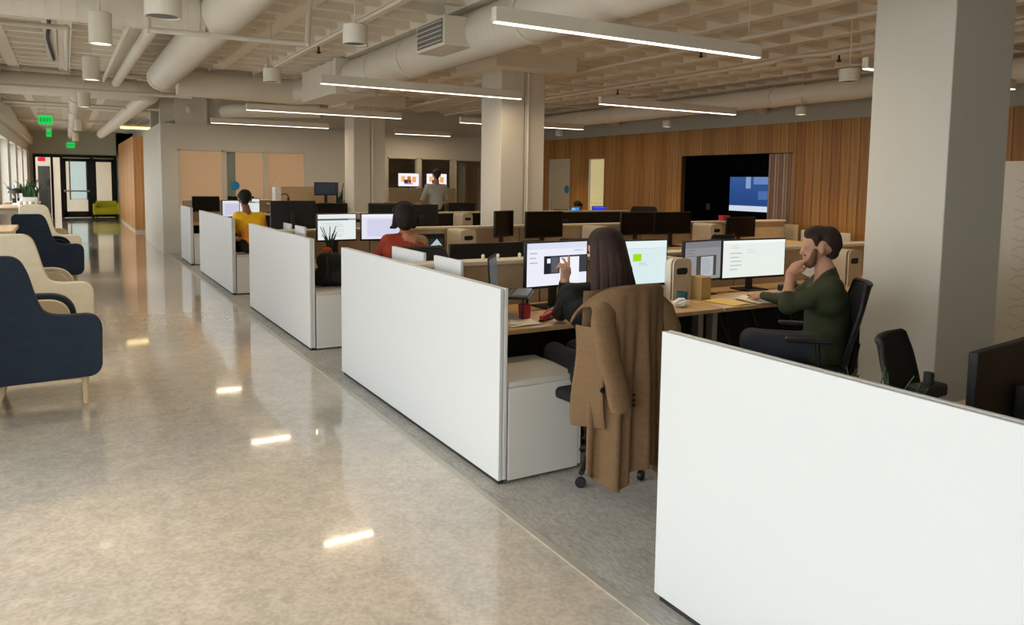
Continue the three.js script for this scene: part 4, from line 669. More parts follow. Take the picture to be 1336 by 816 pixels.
{ // woman with long brown hair, back to the corridor, left forearm raised
  const t = person('seated woman with long brown hair and black top raising one hand at her monitor'), m = [lin(0xc99a7c), lin(0x111113), lin(0x1c1d22)];
  const sh = [2.43, 0.97, -3.45], el = [2.63, 0.785, -3.84], wr = [2.65, 0.965, -3.83], H = headFrame([2.645, 1.205, -3.43], R(-4), 0.08);
  const b = [cap([2.47, 0.545, -3.3], [2.62, 0.545, -3.3], 0.125, 0.125, 1), cap([2.545, 0.56, -3.32], [2.58, 0.84, -3.4], 0.12, 0.125, 1), cap([2.48, 0.88, -3.42], [2.7, 0.88, -3.42], 0.095, 0.095, 1), cap(sh, [2.78, 0.97, -3.45], 0.062, 0.062, 1),
    cap([2.6, 0.96, -3.43], [2.635, 1.12, -3.42], 0.052, 0.046, 0), cap(sh, el, 0.053, 0.044, 1), cap(el, wr, 0.044, 0.03, 1), cap(wr, [wr[0] + 0.002, wr[1] + 0.03, wr[2]], 0.026, 0.026, 0),
    cap([2.78, 0.97, -3.45], [2.86, 0.785, -3.64], 0.053, 0.045, 1), cap([2.86, 0.785, -3.64], [2.74, 0.775, -3.95], 0.045, 0.03, 1),
    cap([2.48, 0.545, -3.32], [2.5, 0.57, -3.7], 0.09, 0.064, 2), cap([2.62, 0.545, -3.32], [2.66, 0.57, -3.7], 0.09, 0.066, 2), cap([2.5, 0.57, -3.7], [2.49, 0.12, -3.72], 0.064, 0.045, 2), cap([2.66, 0.57, -3.7], [2.67, 0.12, -3.72], 0.066, 0.045, 2), cap([2.49, 0.06, -3.7], [2.49, 0.05, -3.88], 0.05, 0.042, 2), cap([2.67, 0.06, -3.7], [2.67, 0.05, -3.88], 0.05, 0.042, 2)];
  bodyOf(t, m, b, 0.011, [[headPrims(H, 0), 0.006, 0.025], [fingers([wr[0] + 0.002, wr[1] + 0.02, wr[2]], [0.08, 1, -0.05], [0, 0.1, 1], [1, 0.1, 0], 0, [0.15, 0.5, 0.9, 1.0, 0.1], 0.85), 0.0035, 0.008], [fingers([2.74, 0.775, -3.95], [-0.1, -0.05, -1], [0, 1, 0], [-1, 0, 0], 0, [0.4, 0.4, 0.4, 0.45, 0.3]), 0.004, 0.008]]);
  eyes(t, H);
  const hc = [lin(0x2a1711), lin(0x3d241a)];
  const hair = [cap(H(0, 0.05, -0.04), H(0, 0.06, 0.015), 0.095, 0.082, 0), cap(H(0, 0.02, -0.065), H(0, -0.14, -0.08), 0.086, 0.084, 0), cap(H(-0.055, 0.02, -0.03), H(-0.08, -0.2, -0.06), 0.05, 0.045, 1), cap(H(0.055, 0.02, -0.03), H(0.09, -0.2, -0.06), 0.05, 0.05, 1), cap(H(0.02, -0.12, -0.09), H(0.03, -0.25, -0.095), 0.075, 0.05, 0), cap(H(0.07, -0.16, -0.075), H(0.17, -0.25, -0.05), 0.05, 0.022, 1), cap(H(-0.05, -0.14, -0.085), H(-0.08, -0.26, -0.085), 0.05, 0.028, 0)];
  for (let k = 0; k < 13; k++) { const q = k / 12 * 2 - 1, x = q * 0.1; hair.push(cap(H(x * 0.85, 0.06, -0.07 - 0.055 * (1 - q * q)), H(x * 1.05 + 0.005, -0.1, -0.09 - 0.075 * (1 - q * q)), 0.013, 0.016, k % 2)); hair.push(cap(H(x * 1.05 + 0.005, -0.1, -0.09 - 0.075 * (1 - q * q)), H(x * 1.35 + 0.02, -0.25 - 0.02 * (k % 3), -0.1 - 0.05 * (1 - q * q)), 0.016, 0.009, k % 2)); }
  figure(t, 'hair', hair, 0.006, 0.009, hc).userData.label = 'long straight brown hair';
}
{ // bearded man in profile, left hand at his chin
  const t = person('seated bearded man in an olive sweater and jeans with his hand at his chin'), m = [lin(0xc7967a), lin(0x33391f), lin(0x262b35), lin(0x3a241a), lin(0x15161a)];
  const H = headFrame([4.16, 1.205, -3.14], R(42), 0.12), sl = [4.09, 0.965, -2.985], sr = [4.31, 0.965, -3.215], el = [3.905, 0.84, -3.165], wr = [3.985, 1.03, -3.215];
  const b = [cap([4.1, 0.55, -3.02], [4.22, 0.55, -3.14], 0.125, 0.125, 1), cap([4.17, 0.58, -3.07], [4.2, 0.84, -3.09], 0.135, 0.14, 1), cap([4.12, 0.88, -3.03], [4.28, 0.88, -3.18], 0.115, 0.115, 1), cap(sl, sr, 0.068, 0.068, 1),
    cap([4.2, 0.97, -3.1], [4.18, 1.1, -3.12], 0.064, 0.056, 0), cap([4.2, 1.01, -3.1], [4.195, 1.035, -3.105], 0.068, 0.064, 1),
    cap(sl, [3.99, 0.89, -3.08], 0.066, 0.058, 1), cap([3.99, 0.89, -3.08], el, 0.058, 0.05, 1), cap(el, [el[0] + 0.02, el[1] + 0.05, el[2] - 0.012], 0.048, 0.044, 1), cap([el[0] + 0.015, el[1] + 0.04, el[2] - 0.01], wr, 0.038, 0.028, 0),
    cap(sr, [4.28, 0.8, -3.46], 0.066, 0.052, 1), cap([4.28, 0.8, -3.46], [4.4, 0.785, -3.78], 0.048, 0.032, 1),
    cap([4.1, 0.55, -3.03], [3.79, 0.585, -3.32], 0.1, 0.076, 2), cap([4.2, 0.55, -3.12], [3.92, 0.565, -3.45], 0.1, 0.076, 2), cap([3.79, 0.585, -3.32], [3.82, 0.12, -3.4], 0.072, 0.048, 2), cap([3.92, 0.565, -3.45], [3.98, 0.12, -3.55], 0.072, 0.048, 2), cap([3.84, 0.06, -3.37], [3.74, 0.05, -3.5], 0.052, 0.044, 4), cap([4.0, 0.06, -3.52], [3.9, 0.05, -3.65], 0.052, 0.044, 4)];
  bodyOf(t, m, b, 0.011, [[headPrims(H, 0), 0.005, 0.022], [fingers(wr, [0.72, 0.66, -0.05], [-0.62, 0.7, 0.2], [0.15, 0.1, 0.95], 0, [0.35, 0.45, 0.55, 0.65, 0.3]), 0.0035, 0.008], [fingers([4.4, 0.785, -3.78], [0.35, -0.02, -0.9], [0, 1, 0], [-0.9, 0, -0.3], 0, [0.4, 0.45, 0.5, 0.5, 0.3]), 0.004, 0.008]]);
  eyes(t, H);
  figure(t, 'beard', [cap(H(-0.06, -0.012, 0.03), H(-0.04, -0.082, 0.052), 0.016, 0.026, 0), cap(H(0.06, -0.012, 0.03), H(0.04, -0.082, 0.052), 0.016, 0.026, 0), cap(H(-0.03, -0.1, 0.066), H(0.03, -0.1, 0.066), 0.026, 0.026, 0), cap(H(0, -0.1, 0.07), H(0, -0.098, 0.08), 0.026, 0.022, 0), cap(H(-0.024, -0.045, 0.093), H(0.024, -0.045, 0.093), 0.008, 0.008, 0)], 0.0045, 0.02, [lin(0x6a4734)]);
  figure(t, 'hair', shortHair(H), 0.005, 0.022, [lin(0x2b1a12)]).userData.label = 'short brown hair';
}
{ // woman in red, bob hair, back view
  const t = person('seated woman with a dark bob in a rust red top with one beige sleeve'), m = [lin(0xb98263), lin(0xa33a22), lin(0xa08a66), lin(0x1a1a1c)];
  const H = headFrame([2.93, 1.235, -7.1], R(-14), 0.1), sl = [2.74, 0.99, -7.06], sr = [3.1, 0.97, -7.06];
  const b = [cap([2.84, 0.545, -6.92], [3.0, 0.545, -6.92], 0.13, 0.13, 3), cap([2.92, 0.56, -6.92], [2.92, 0.86, -7.02], 0.135, 0.14, 1), cap([2.8, 0.89, -7.04], [3.03, 0.88, -7.04], 0.11, 0.11, 1), cap(sl, [2.93, 1.0, -7.05], 0.07, 0.075, 1), cap([2.98, 1.0, -7.05], sr, 0.072, 0.066, 2), cap([2.92, 1.0, -7.05], [2.93, 1.12, -7.08], 0.06, 0.052, 0), cap([2.92, 1.03, -7.0], [2.98, 1.0, -6.98], 0.05, 0.045, 0),
    cap(sl, [2.68, 0.8, -7.25], 0.06, 0.05, 1), cap([2.68, 0.8, -7.25], [2.8, 0.78, -7.5], 0.048, 0.032, 0), cap(sr, [3.25, 0.79, -7.2], 0.065, 0.054, 2), cap([3.25, 0.79, -7.2], [3.36, 0.78, -7.46], 0.05, 0.034, 2),
    cap([2.84, 0.545, -6.95], [2.82, 0.56, -7.33], 0.095, 0.072, 3), cap([3.0, 0.545, -6.95], [3.02, 0.56, -7.33], 0.095, 0.072, 3), cap([2.82, 0.56, -7.33], [2.82, 0.1, -7.4], 0.07, 0.05, 3), cap([3.02, 0.56, -7.33], [3.02, 0.1, -7.4], 0.07, 0.05, 3), cap([2.82, 0.055, -7.38], [2.82, 0.05, -7.55], 0.05, 0.042, 3), cap([3.02, 0.055, -7.38], [3.02, 0.05, -7.55], 0.05, 0.042, 3)];
  bodyOf(t, m, b, 0.013, [[headPrims(H, 0), 0.008, 0.025], [fingers([3.36, 0.78, -7.46], [0.4, 0, -1], [0, 1, 0], [-1, 0, -0.3], 0, [0.4, 0.4, 0.45, 0.5, 0.3]), 0.005, 0.008], [fingers([2.8, 0.78, -7.5], [0.2, 0, -1], [0, 1, 0], [1, 0, 0], 0, [0.4, 0.4, 0.45, 0.5, 0.3]), 0.005, 0.008]]);
  eyes(t, H);
  figure(t, 'hair', [cap(H(0, 0.045, -0.035), H(0, 0.06, 0.01), 0.104, 0.085, 0), cap(H(0, -0.02, -0.06), H(0, -0.07, -0.055), 0.092, 0.08, 0), cap(H(-0.065, 0.0, 0.0), H(-0.098, -0.09, 0.0), 0.05, 0.028, 0), cap(H(0.065, 0.0, 0.0), H(0.09, -0.09, 0.0), 0.05, 0.035, 0), cap(H(-0.1, -0.1, -0.02), H(-0.14, -0.115, -0.02), 0.028, 0.012, 0)], 0.008, 0.018, [lin(0x1d0f0d)]).userData.label = 'dark bob hair';
  mesh('headphone_band', new THREE.TorusGeometry(0.112, 0.008, 8, 24, Math.PI).rotateY(R(-14)).translate(...H(0, 0.04, -0.01)), M.black, t);
}
{ // person in yellow and orange, perched on the pedestal
  const t = person('seated person with short dark hair in a yellow and orange top', [0.05, 0, 0]), m = [lin(0x8a5a40), lin(0xffc418), lin(0xf59a34), lin(0x0c0c0e)];
  const H = headFrame([2.09, 1.305, -10.98], R(-6), 0.15), sl = [1.99, 1.06, -10.96], sr = [2.29, 1.05, -10.96];
  const b = [cap([2.1, 0.67, -10.86], [2.24, 0.67, -10.86], 0.115, 0.115, 3), cap([2.15, 0.7, -10.86], [2.15, 0.84, -10.89], 0.125, 0.135, 2), cap([2.06, 0.97, -10.93], [2.22, 0.96, -10.93], 0.115, 0.115, 1), cap(sl, sr, 0.07, 0.07, 1), cap([2.12, 1.08, -10.95], [2.1, 1.2, -10.97], 0.056, 0.05, 0), cap(sl, [2.02, 0.87, -11.12], 0.062, 0.055, 1), cap([2.02, 0.87, -11.12], [2.12, 0.79, -11.36], 0.045, 0.03, 0), cap(sr, [2.36, 0.84, -11.02], 0.066, 0.055, 2), cap([2.36, 0.84, -11.02], [2.32, 0.79, -11.32], 0.045, 0.03, 0),
    cap([2.22, 0.66, -10.82], [2.56, 0.63, -10.76], 0.095, 0.07, 3), cap([2.24, 0.66, -10.92], [2.58, 0.62, -10.96], 0.095, 0.07, 3), cap([2.56, 0.63, -10.76], [2.56, 0.12, -10.74], 0.068, 0.05, 3), cap([2.58, 0.62, -10.96], [2.58, 0.12, -10.96], 0.068, 0.05, 3), cap([2.55, 0.055, -10.74], [2.72, 0.05, -10.72], 0.05, 0.042, 3), cap([2.57, 0.055, -10.96], [2.74, 0.05, -10.96], 0.05, 0.042, 3)];
  bodyOf(t, m, b, 0.014, [[headPrims(H, 0), 0.009, 0.025], [fingers([2.12, 0.785, -11.36], [0, 0, -1], [0, 1, 0], [1, 0, 0], 0, [0.4, 0.4, 0.4, 0.4, 0.3]), 0.006, 0.008], [fingers([2.32, 0.785, -11.32], [0, 0, -1], [0, 1, 0], [-1, 0, 0], 0, [0.4, 0.4, 0.4, 0.4, 0.3]), 0.006, 0.008]]);
  eyes(t, H); figure(t, 'hair', shortHair(H), 0.009, 0.022, [lin(0x0d0a09)]);
}
{ // standing man, back view
  const t = person('standing man in a grey shirt seen from behind at the raised monitors'), m = [lin(0xb58468), lin(0xb7bcba), lin(0x232630), lin(0x15151a)], x = 7.22, z = -15.62;
  const H = headFrame([x + 0.02, 1.72, z - 0.02], R(-8), 0.1), sl = [x - 0.2, 1.45, z], sr = [x + 0.2, 1.45, z];
  const b = [cap([x - 0.08, 0.95, z], [x + 0.08, 0.95, z], 0.14, 0.14, 2), cap([x, 1.0, z], [x, 1.3, z], 0.15, 0.16, 1), cap([x - 0.1, 1.36, z], [x + 0.1, 1.36, z], 0.12, 0.12, 1), cap(sl, sr, 0.075, 0.075, 1), cap([x, 1.48, z], [x + 0.015, 1.64, z - 0.01], 0.062, 0.055, 0), cap(sl, [x - 0.3, 1.18, z - 0.06], 0.066, 0.055, 1), cap([x - 0.3, 1.18, z - 0.06], [x - 0.22, 1.15, z - 0.3], 0.05, 0.034, 1), cap(sr, [x + 0.29, 1.18, z - 0.06], 0.066, 0.055, 1), cap([x + 0.29, 1.18, z - 0.06], [x + 0.2, 1.15, z - 0.3], 0.05, 0.034, 1),
    cap([x - 0.09, 0.92, z], [x - 0.1, 0.5, z], 0.1, 0.068, 2), cap([x + 0.09, 0.92, z], [x + 0.1, 0.5, z], 0.1, 0.068, 2), cap([x - 0.1, 0.5, z], [x - 0.1, 0.1, z], 0.066, 0.048, 2), cap([x + 0.1, 0.5, z], [x + 0.1, 0.1, z], 0.066, 0.048, 2), cap([x - 0.1, 0.05, z + 0.05], [x - 0.11, 0.045, z - 0.14], 0.05, 0.04, 3), cap([x + 0.1, 0.05, z + 0.05], [x + 0.11, 0.045, z - 0.14], 0.05, 0.04, 3)];
  bodyOf(t, m, b, 0.016, [[headPrims(H, 0), 0.009, 0.025], [fingers([x - 0.22, 1.15, z - 0.3], [0.3, 0, -1], [0, 1, 0], [1, 0, 0], 0, [0.4, 0.4, 0.4, 0.4, 0.3]), 0.006, 0.008], [fingers([x + 0.2, 1.15, z - 0.3], [-0.3, 0, -1], [0, 1, 0], [-1, 0, 0], 0, [0.4, 0.4, 0.4, 0.4, 0.3]), 0.006, 0.008]]);
  eyes(t, H); figure(t, 'hair', shortHair(H), 0.009, 0.022, [lin(0x3a281f)]);
}
{ // dark head between the blue screens
  const t = person('dark haired person bent between two blue screens by the oak wall'), m = [lin(0x8f6650), lin(0x14141a)], x = 9.52, z = -13.32;
  const H = headFrame([x, 1.06, z + 0.02], R(170), 0.4);
  bodyOf(t, m, [cap([x - 0.08, 0.545, z - 0.3], [x + 0.08, 0.545, z - 0.3], 0.13, 0.13, 1), cap([x, 0.56, z - 0.28], [x, 0.78, z - 0.14], 0.14, 0.14, 1), cap([x - 0.18, 0.84, z - 0.1], [x + 0.18, 0.84, z - 0.1], 0.07, 0.07, 1), cap([x, 0.84, z - 0.08], [x, 0.95, z], 0.058, 0.052, 0), cap([x - 0.18, 0.84, z - 0.1], [x - 0.2, 0.8, z + 0.12], 0.06, 0.04, 1), cap([x + 0.18, 0.84, z - 0.1], [x + 0.2, 0.8, z + 0.12], 0.06, 0.04, 1), cap([x - 0.09, 0.545, z - 0.3], [x - 0.1, 0.56, z + 0.08], 0.09, 0.07, 1), cap([x + 0.09, 0.545, z - 0.3], [x + 0.1, 0.56, z + 0.08], 0.09, 0.07, 1), cap([x - 0.1, 0.56, z + 0.08], [x - 0.1, 0.06, z + 0.05], 0.065, 0.05, 1), cap([x + 0.1, 0.56, z + 0.08], [x + 0.1, 0.06, z + 0.05], 0.065, 0.05, 1)], 0.018, [[headPrims(H, 0), 0.01, 0.025], [fingers([x - 0.2, 0.8, z + 0.12], [0.2, 0, 1], [0, 1, 0], [1, 0, 0], 0, [0.4, 0.4, 0.4, 0.4, 0.3]), 0.007, 0.008], [fingers([x + 0.2, 0.8, z + 0.12], [-0.2, 0, 1], [0, 1, 0], [-1, 0, 0], 0, [0.4, 0.4, 0.4, 0.4, 0.3]), 0.007, 0.008]]);
  eyes(t, H); figure(t, 'hair', shortHair(H), 0.01, 0.022, [lin(0x0d0b0c)]);
  taskChair('black chair of the person between the blue screens', x, z - 0.32, R(180));
}
// camel coat over the chair back
{
  const c = thing('camel_coat', 'long camel coat draped over the back of a task chair', 'coat', [2.44, 0, -2.9], R(6));
  const cm = std(0xffffff, 0.95, { map: fabricTex([124, 96, 66], 8) });
  const fold = (s, v) => (0.017 * Math.sin(s * 9.5 + 0.6) + 0.014 * Math.sin(s * 19 + v * 1.2)) * Math.min(1, v * 2.4) * (0.6 + 0.9 * v);
  mesh('back_panel', sheet((u, v) => {
    const s = (u - 0.5) * 2, w = 0.25 + 0.035 * v - 0.02 * Math.exp(-((v - 0.35) ** 2) * 30), drop = Math.pow(Math.abs(s), 4) * (s < 0 ? 0.11 : 0.06) * (1 - v), top = 1.09 - drop;
    const q = Math.max(0, 1 - v / 0.14), y = v < 0.14 ? top - 0.09 * q * q * q : top + (0.13 + 0.05 * Math.sin(s * 5 + 1) - top) * Math.pow((v - 0.14) / 0.86, 0.97);
    return V(s * w * (1 - 0.06 * q), y, 0.05 - 0.17 * q - 0.1 * Math.pow(Math.abs(s), 2.6) + fold(s, Math.max(0, v - 0.1)) + 0.02 * v);
  }, 72, 60, 0.012, 3), cm, c);
  mesh('inner_flap', sheet((u, v) => V((u - 0.5) * 0.44, 1.06 - 0.5 * v, -0.14 + 0.02 * Math.sin(u * 9) - 0.02 * v), 16, 12, 0.01, 2), cm, c);
  for (const s of [-1, 1]) {
    const pts = s < 0 ? [[-0.18, 1.04, -0.03], [-0.235, 0.88, 0.03], [-0.215, 0.7, 0.07], [-0.165, 0.5, 0.095]] : [[0.19, 1.03, -0.03], [0.25, 0.88, 0.0], [0.262, 0.74, 0.01], [0.258, 0.6, 0.01]];
    const cur = new THREE.CatmullRomCurve3(pts.map((p) => V(...p)));
    const sl = mesh('sleeve', sheet((u, v) => { const p = cur.getPoint(v), a = u * Math.PI * 2, r = (0.068 - 0.008 * v + 0.005 * Math.sin(v * 18 + u * 6)) * Math.min(1, 0.25 + v * 5); return V(p.x + Math.cos(a) * r, p.y, p.z + Math.sin(a) * r * 0.62); }, 24, 28, 0.008, 2), cm, c);
    if (s < 0) for (let k = 0; k < 3; k++) mesh('button', cyl(0.008, 0.008, 0.006, 0, 0, 0, 10).rotateX(Math.PI / 2).translate(pts[3][0] + 0.035, 0.53 + k * 0.026, pts[3][2] + 0.036), M.dark, sl);
  }
  mesh('front_flap', sheet((u, v) => V(-0.285 + 0.012 * Math.sin(v * 6) - 0.02 * v + u * 0.07 * (0.4 + v), 0.9 - 0.5 * v, -0.12 + u * 0.15), 10, 20, 0.01, 2), cm, c);
  for (const y of [0.74, 0.6]) mesh('button', cyl(0.013, 0.013, 0.008, 0, 0, 0, 12).rotateX(Math.PI / 2).translate(-0.25, y, 0.035), M.dark, c);
}
// ---------------------------------------------------------------- lounge along the windows
function armchair(label, z, outer, inner, top = 1.05) {     // faces +x; front of the arm at x = 0.17, near side at z
  const W = 0.74, a = thing('wing_armchair', label, 'armchair', [0, 0, z - W / 2], 0, 'wing armchairs along the windows');
  const prof = (g) => { const s = new THREE.Shape(); s.moveTo(-0.56 + g, 0.2); s.lineTo(0.1, 0.215); s.quadraticCurveTo(0.165 - g, 0.225, 0.168 - g, 0.3); s.lineTo(0.172 - g, 0.54); s.quadraticCurveTo(0.165 - g, 0.63 - g, 0.08, 0.632 - g); s.bezierCurveTo(-0.04, 0.632 - g, -0.13, 0.625 - g, -0.175, 0.68 - g); s.bezierCurveTo(-0.225, 0.76, -0.235, 0.9, -0.275, top - 0.07 - g); s.quadraticCurveTo(-0.3, top - g, -0.37, top - g); s.lineTo(-0.6 + g, top - g); s.quadraticCurveTo(-0.66 + g, top - g, -0.655 + g, top - 0.08 - g); s.lineTo(-0.6 + g, 0.28); s.quadraticCurveTo(-0.595 + g, 0.2, -0.56 + g, 0.2); return s; };
  const low = (g) => { const q = new THREE.Shape(); q.moveTo(-0.56 + g, 0.2); q.lineTo(0.0, 0.21); q.quadraticCurveTo(0.06 - g, 0.22, 0.06 - g, 0.32); q.lineTo(0.02 - g, 0.56); q.quadraticCurveTo(0.0 - g, 0.69 - g, -0.14, 0.7 - g); q.lineTo(-0.52 + g, 0.71 - g); q.quadraticCurveTo(-0.6 + g, 0.71 - g, -0.6 + g, 0.62 - g); q.lineTo(-0.6 + g, 0.28); q.quadraticCurveTo(-0.595 + g, 0.2, -0.56 + g, 0.2); return q; };
  for (const s of [-1, 1]) {
    const z0 = s > 0 ? W / 2 - 0.08 : -W / 2 + 0.015, P = s > 0 ? prof : low;
    const side = mesh(s > 0 ? 'side_wing' : 'low_arm', planeUV(new THREE.ExtrudeGeometry(P(0), { depth: 0.065, bevelEnabled: true, bevelSize: 0.012, bevelThickness: 0.015, bevelSegments: 3, curveSegments: 14 }).translate(0, 0, z0)), outer, a);
    mesh('inner_pad', planeUV(new THREE.ExtrudeGeometry(P(0.035), { depth: 0.02, bevelEnabled: true, bevelSize: 0.008, bevelThickness: 0.01, bevelSegments: 2, curveSegments: 12 }).translate(0, 0, s > 0 ? z0 - 0.045 : z0 + 0.09)), inner, side);
  }
  mesh('back_shell', planeUV(rb(-0.655, -0.56, 0.22, top - 0.06, -W / 2 + 0.06, W / 2 - 0.06, 0.04, 3)), outer, a);
  mesh('backrest', planeUV(rb(-0.57, -0.42, 0.42, top - 0.08, -W / 2 + 0.11, W / 2 - 0.11, 0.05, 3)), inner, a);
  mesh('seat_base', planeUV(rb(-0.58, 0.15, 0.21, 0.34, -W / 2 + 0.07, W / 2 - 0.07, 0.02)), outer, a);
  mesh('seat_cushion', planeUV(rb(-0.46, 0.165, 0.34, 0.46, -W / 2 + 0.1, W / 2 - 0.1, 0.045, 3)), inner, a);
  for (const [lx, dx] of [[0.07, 0.0], [-0.42, -0.1]]) for (const s of [-1, 1]) mesh('leg', rod([lx + dx * 0.6 + (dx ? 0.02 : 0), 0, s * (W / 2 - 0.06)], [lx - dx * 0.2, 0.22, s * (W / 2 - 0.1)], 0.018, 0.026, 12), M.oak, a);
  mesh('leg_rail', [rb(-0.45, 0.08, 0.175, 0.21, W / 2 - 0.13, W / 2 - 0.09, 0.006), rb(-0.45, 0.08, 0.175, 0.21, -W / 2 + 0.09, -W / 2 + 0.13, 0.006)], M.oak, a);
}
armchair('navy wing armchair with cream inside and pale oak legs nearest the open floor', -5.92, M.navy, M.cream);
armchair('cream wing armchair between the navy chair and the counter table', -7.78, M.cream, M.cream, 1.075);
armchair('navy wing armchair behind the counter table', -12.2, M.navy, M.navy, 1.055);
armchair('cream wing armchair furthest along the corridor', -14.1, M.cream, M.cream, 1.12);
function counter(label, x0, x1, z0, z1, h) {
  const c = thing('counter_table', label, 'table', [(x0 + x1) / 2, 0, (z0 + z1) / 2]), w = (x1 - x0) / 2, l = Math.abs(z0 - z1) / 2;
  mesh('table_top', planeUV(rb(-w, w, h - 0.045, h, -l, l, 0.008)), M.oak, c); mesh('apron', rb(-w + 0.03, w - 0.03, h - 0.11, h - 0.045, -l + 0.03, l - 0.03, 0.005), M.white, c);
  for (const s of [-1, 1]) for (const q of [-1, 1]) mesh('leg', rb(s * (w - 0.06) - 0.025, s * (w - 0.06) + 0.025, 0, h - 0.1, q * (l - 0.06) - 0.025, q * (l - 0.06) + 0.025, 0.006), M.white, c);
}
counter('white counter table with oak top between the armchair pairs', -1.1, -0.5, -9.3, -10.5, 1.02);
counter('long oak counter by the windows holding plants and a lamp', -1.1, -0.5, -15.6, -19.6, 1.03);
function blade(p, h, lean, w, curl) { return sheet((u, v) => V(p[0] + (u - 0.5) * w * Math.sin(Math.min(1, 0.25 + v) * Math.PI * 0.95) + lean[0] * v * v * h, p[1] + h * v, p[2] + lean[1] * v * v * h + curl * w * 8 * (u - 0.5) ** 2), 4, 8, 0.003); }
{
  const y = 1.03;
  const p = thing('potted_plant', 'leafy green plant in a white box planter on the window counter', 'plant', [-0.6, y, -16.85]);
  mesh('planter', rb(-0.13, 0.13, 0, 0.16, -0.3, 0.3, 0.01), M.white, p);
  for (let k = 0; k < 26; k++) { const a = rnd() * 7, r = 0.3 + rnd() * 0.5; mesh('leaf', blade([(rnd() - 0.5) * 0.2, 0.14, (rnd() - 0.5) * 0.5], 0.16 + rnd() * 0.2, [Math.cos(a) * r, Math.sin(a) * r], 0.06, 0.1), k % 3 ? M.darkGreen : M.green, p); }
  const q = thing('small_plant', 'small olive plant at the start of the window counter', 'plant', [-0.88, y, -17.9]);
  mesh('pot', cyl(0.05, 0.065, 0.11, 0, 0, 0), M.black, q);
  for (let k = 0; k < 14; k++) { const a = rnd() * 7; mesh('leaf', blade([0, 0.1, 0], 0.2 + rnd() * 0.12, [Math.cos(a) * 0.7, Math.sin(a) * 0.7], 0.045, 0.1), k % 2 ? std(0x6f6a2c, 0.7) : M.green, q); }
  const l = thing('table_lamp', 'black domed table lamp with a white foot on the window counter', 'lamp', [-0.83, y, -17.3]);
  mesh('shade', new THREE.SphereGeometry(0.15, 24, 12, 0, Math.PI * 2, 0, Math.PI / 2).scale(1, 0.65, 1).translate(0, 0.22, 0), M.black, l); mesh('stem', cyl(0.012, 0.012, 0.22, 0, 0.02, 0), M.chrome, l); mesh('base', cyl(0.09, 0.07, 0.03, 0, 0, 0), M.white, l);
  const f = thing('picture_stand', 'white notice stand with a dark frame on the window counter', 'sign stand', [-0.62, y, -17.8], R(-20)); mesh('frame', rb(-0.12, 0.12, 0.05, 0.34, -0.02, 0, 0.006), M.black, f); mesh('sheet', bx(-0.1, 0.1, 0.08, 0.33, 0, 0.003), M.white, f); mesh('foot', rb(-0.06, 0.06, 0, 0.05, -0.05, 0.05, 0.006), M.black, f);
  for (let k = 0; k < 3; k++) { const g = thing('coffee_mug', 'white mug on the window counter', 'mug', [-0.75 + 0.09 * k, y, -16.5 + 0.1 * k], 0, 'mugs on the window counter'); mesh('cup', new THREE.LatheGeometry([[0, 0], [0.036, 0], [0.04, 0.09], [0.036, 0.09], [0.033, 0.008], [0, 0.008]].map((v) => new THREE.Vector2(...v)), 18), M.white, g); mesh('handle', new THREE.TorusGeometry(0.024, 0.005, 6, 14, Math.PI).rotateZ(-Math.PI / 2).translate(0.038, 0.045, 0), M.white, g); }
}
// ---------------------------------------------------------------- things on the desks
function keyboard(label, x, z, turn) { const k = thing('keyboard', label, 'keyboard', [x, DY, z], turn); mesh('tray', rb(-0.21, 0.21, 0, 0.014, -0.065, 0.065, 0.005), M.black, k); for (let r = 0; r < 5; r++) mesh('key_row', rb(-0.2, 0.2, 0.014, 0.02, -0.056 + r * 0.023, -0.038 + r * 0.023, 0.002, 1), M.dark, k); }
keyboard('black keyboard before the bearded man’s bright monitor', 4.72, -3.98, R(-2)); keyboard('black keyboard on the long haired woman’s desk', 2.9, -4.0, R(2)); keyboard('black keyboard of the woman in red', 2.95, -7.55, 0);
function papers(label, x, z, n, mats, y = DY) { for (let k = 0; k < n; k++) { const s = thing('paper_sheet', label, 'paper', [x + (rnd() - 0.5) * 0.2, y + 0.001 + k * 0.0035, z + (rnd() - 0.5) * 0.1], R(rnd() * 80 - 40), label); mesh('sheet', sheet((u, v) => V((u - 0.5) * 0.21, 0.002 + 0.004 * Math.sin(u * 3 + k), (v - 0.5) * 0.29), 4, 4, 0.0015), mats[k % mats.length], s); } }
papers('loose cream paper on the bearded man’s desk', 4.5, -3.9, 4, [M.paper, M.paper, M.white]);
papers('yellow note paper on the bearded man’s desk', 4.28, -3.95, 1, [M.yellowPaper]);
papers('loose white paper on the long haired woman’s desk', 2.35, -3.98, 3, [M.paper, M.white]);
function mug(label, x, z, mat, y = DY, s = 1) { const g = thing('desk_mug', label, 'mug', [x, y, z], 0.6); mesh('cup', new THREE.LatheGeometry([[0, 0], [0.036, 0], [0.041, 0.095], [0.037, 0.095], [0.033, 0.008], [0, 0.008]].map((v) => new THREE.Vector2(v[0] * s, v[1] * s)), 20), mat, g); mesh('handle', new THREE.TorusGeometry(0.026 * s, 0.006, 6, 14, Math.PI).rotateZ(-Math.PI / 2).translate(0.038 * s, 0.048 * s, 0), mat, g); }
mug('teal mug beside the cream storage box', 3.8, -4.0, M.teal); mug('red mug on the long haired woman’s desk', 2.48, -4.02, M.red); mug('white cup on the divider shelf above the document monitor', 2.75, -8.2, M.white, 1.05, 0.8);
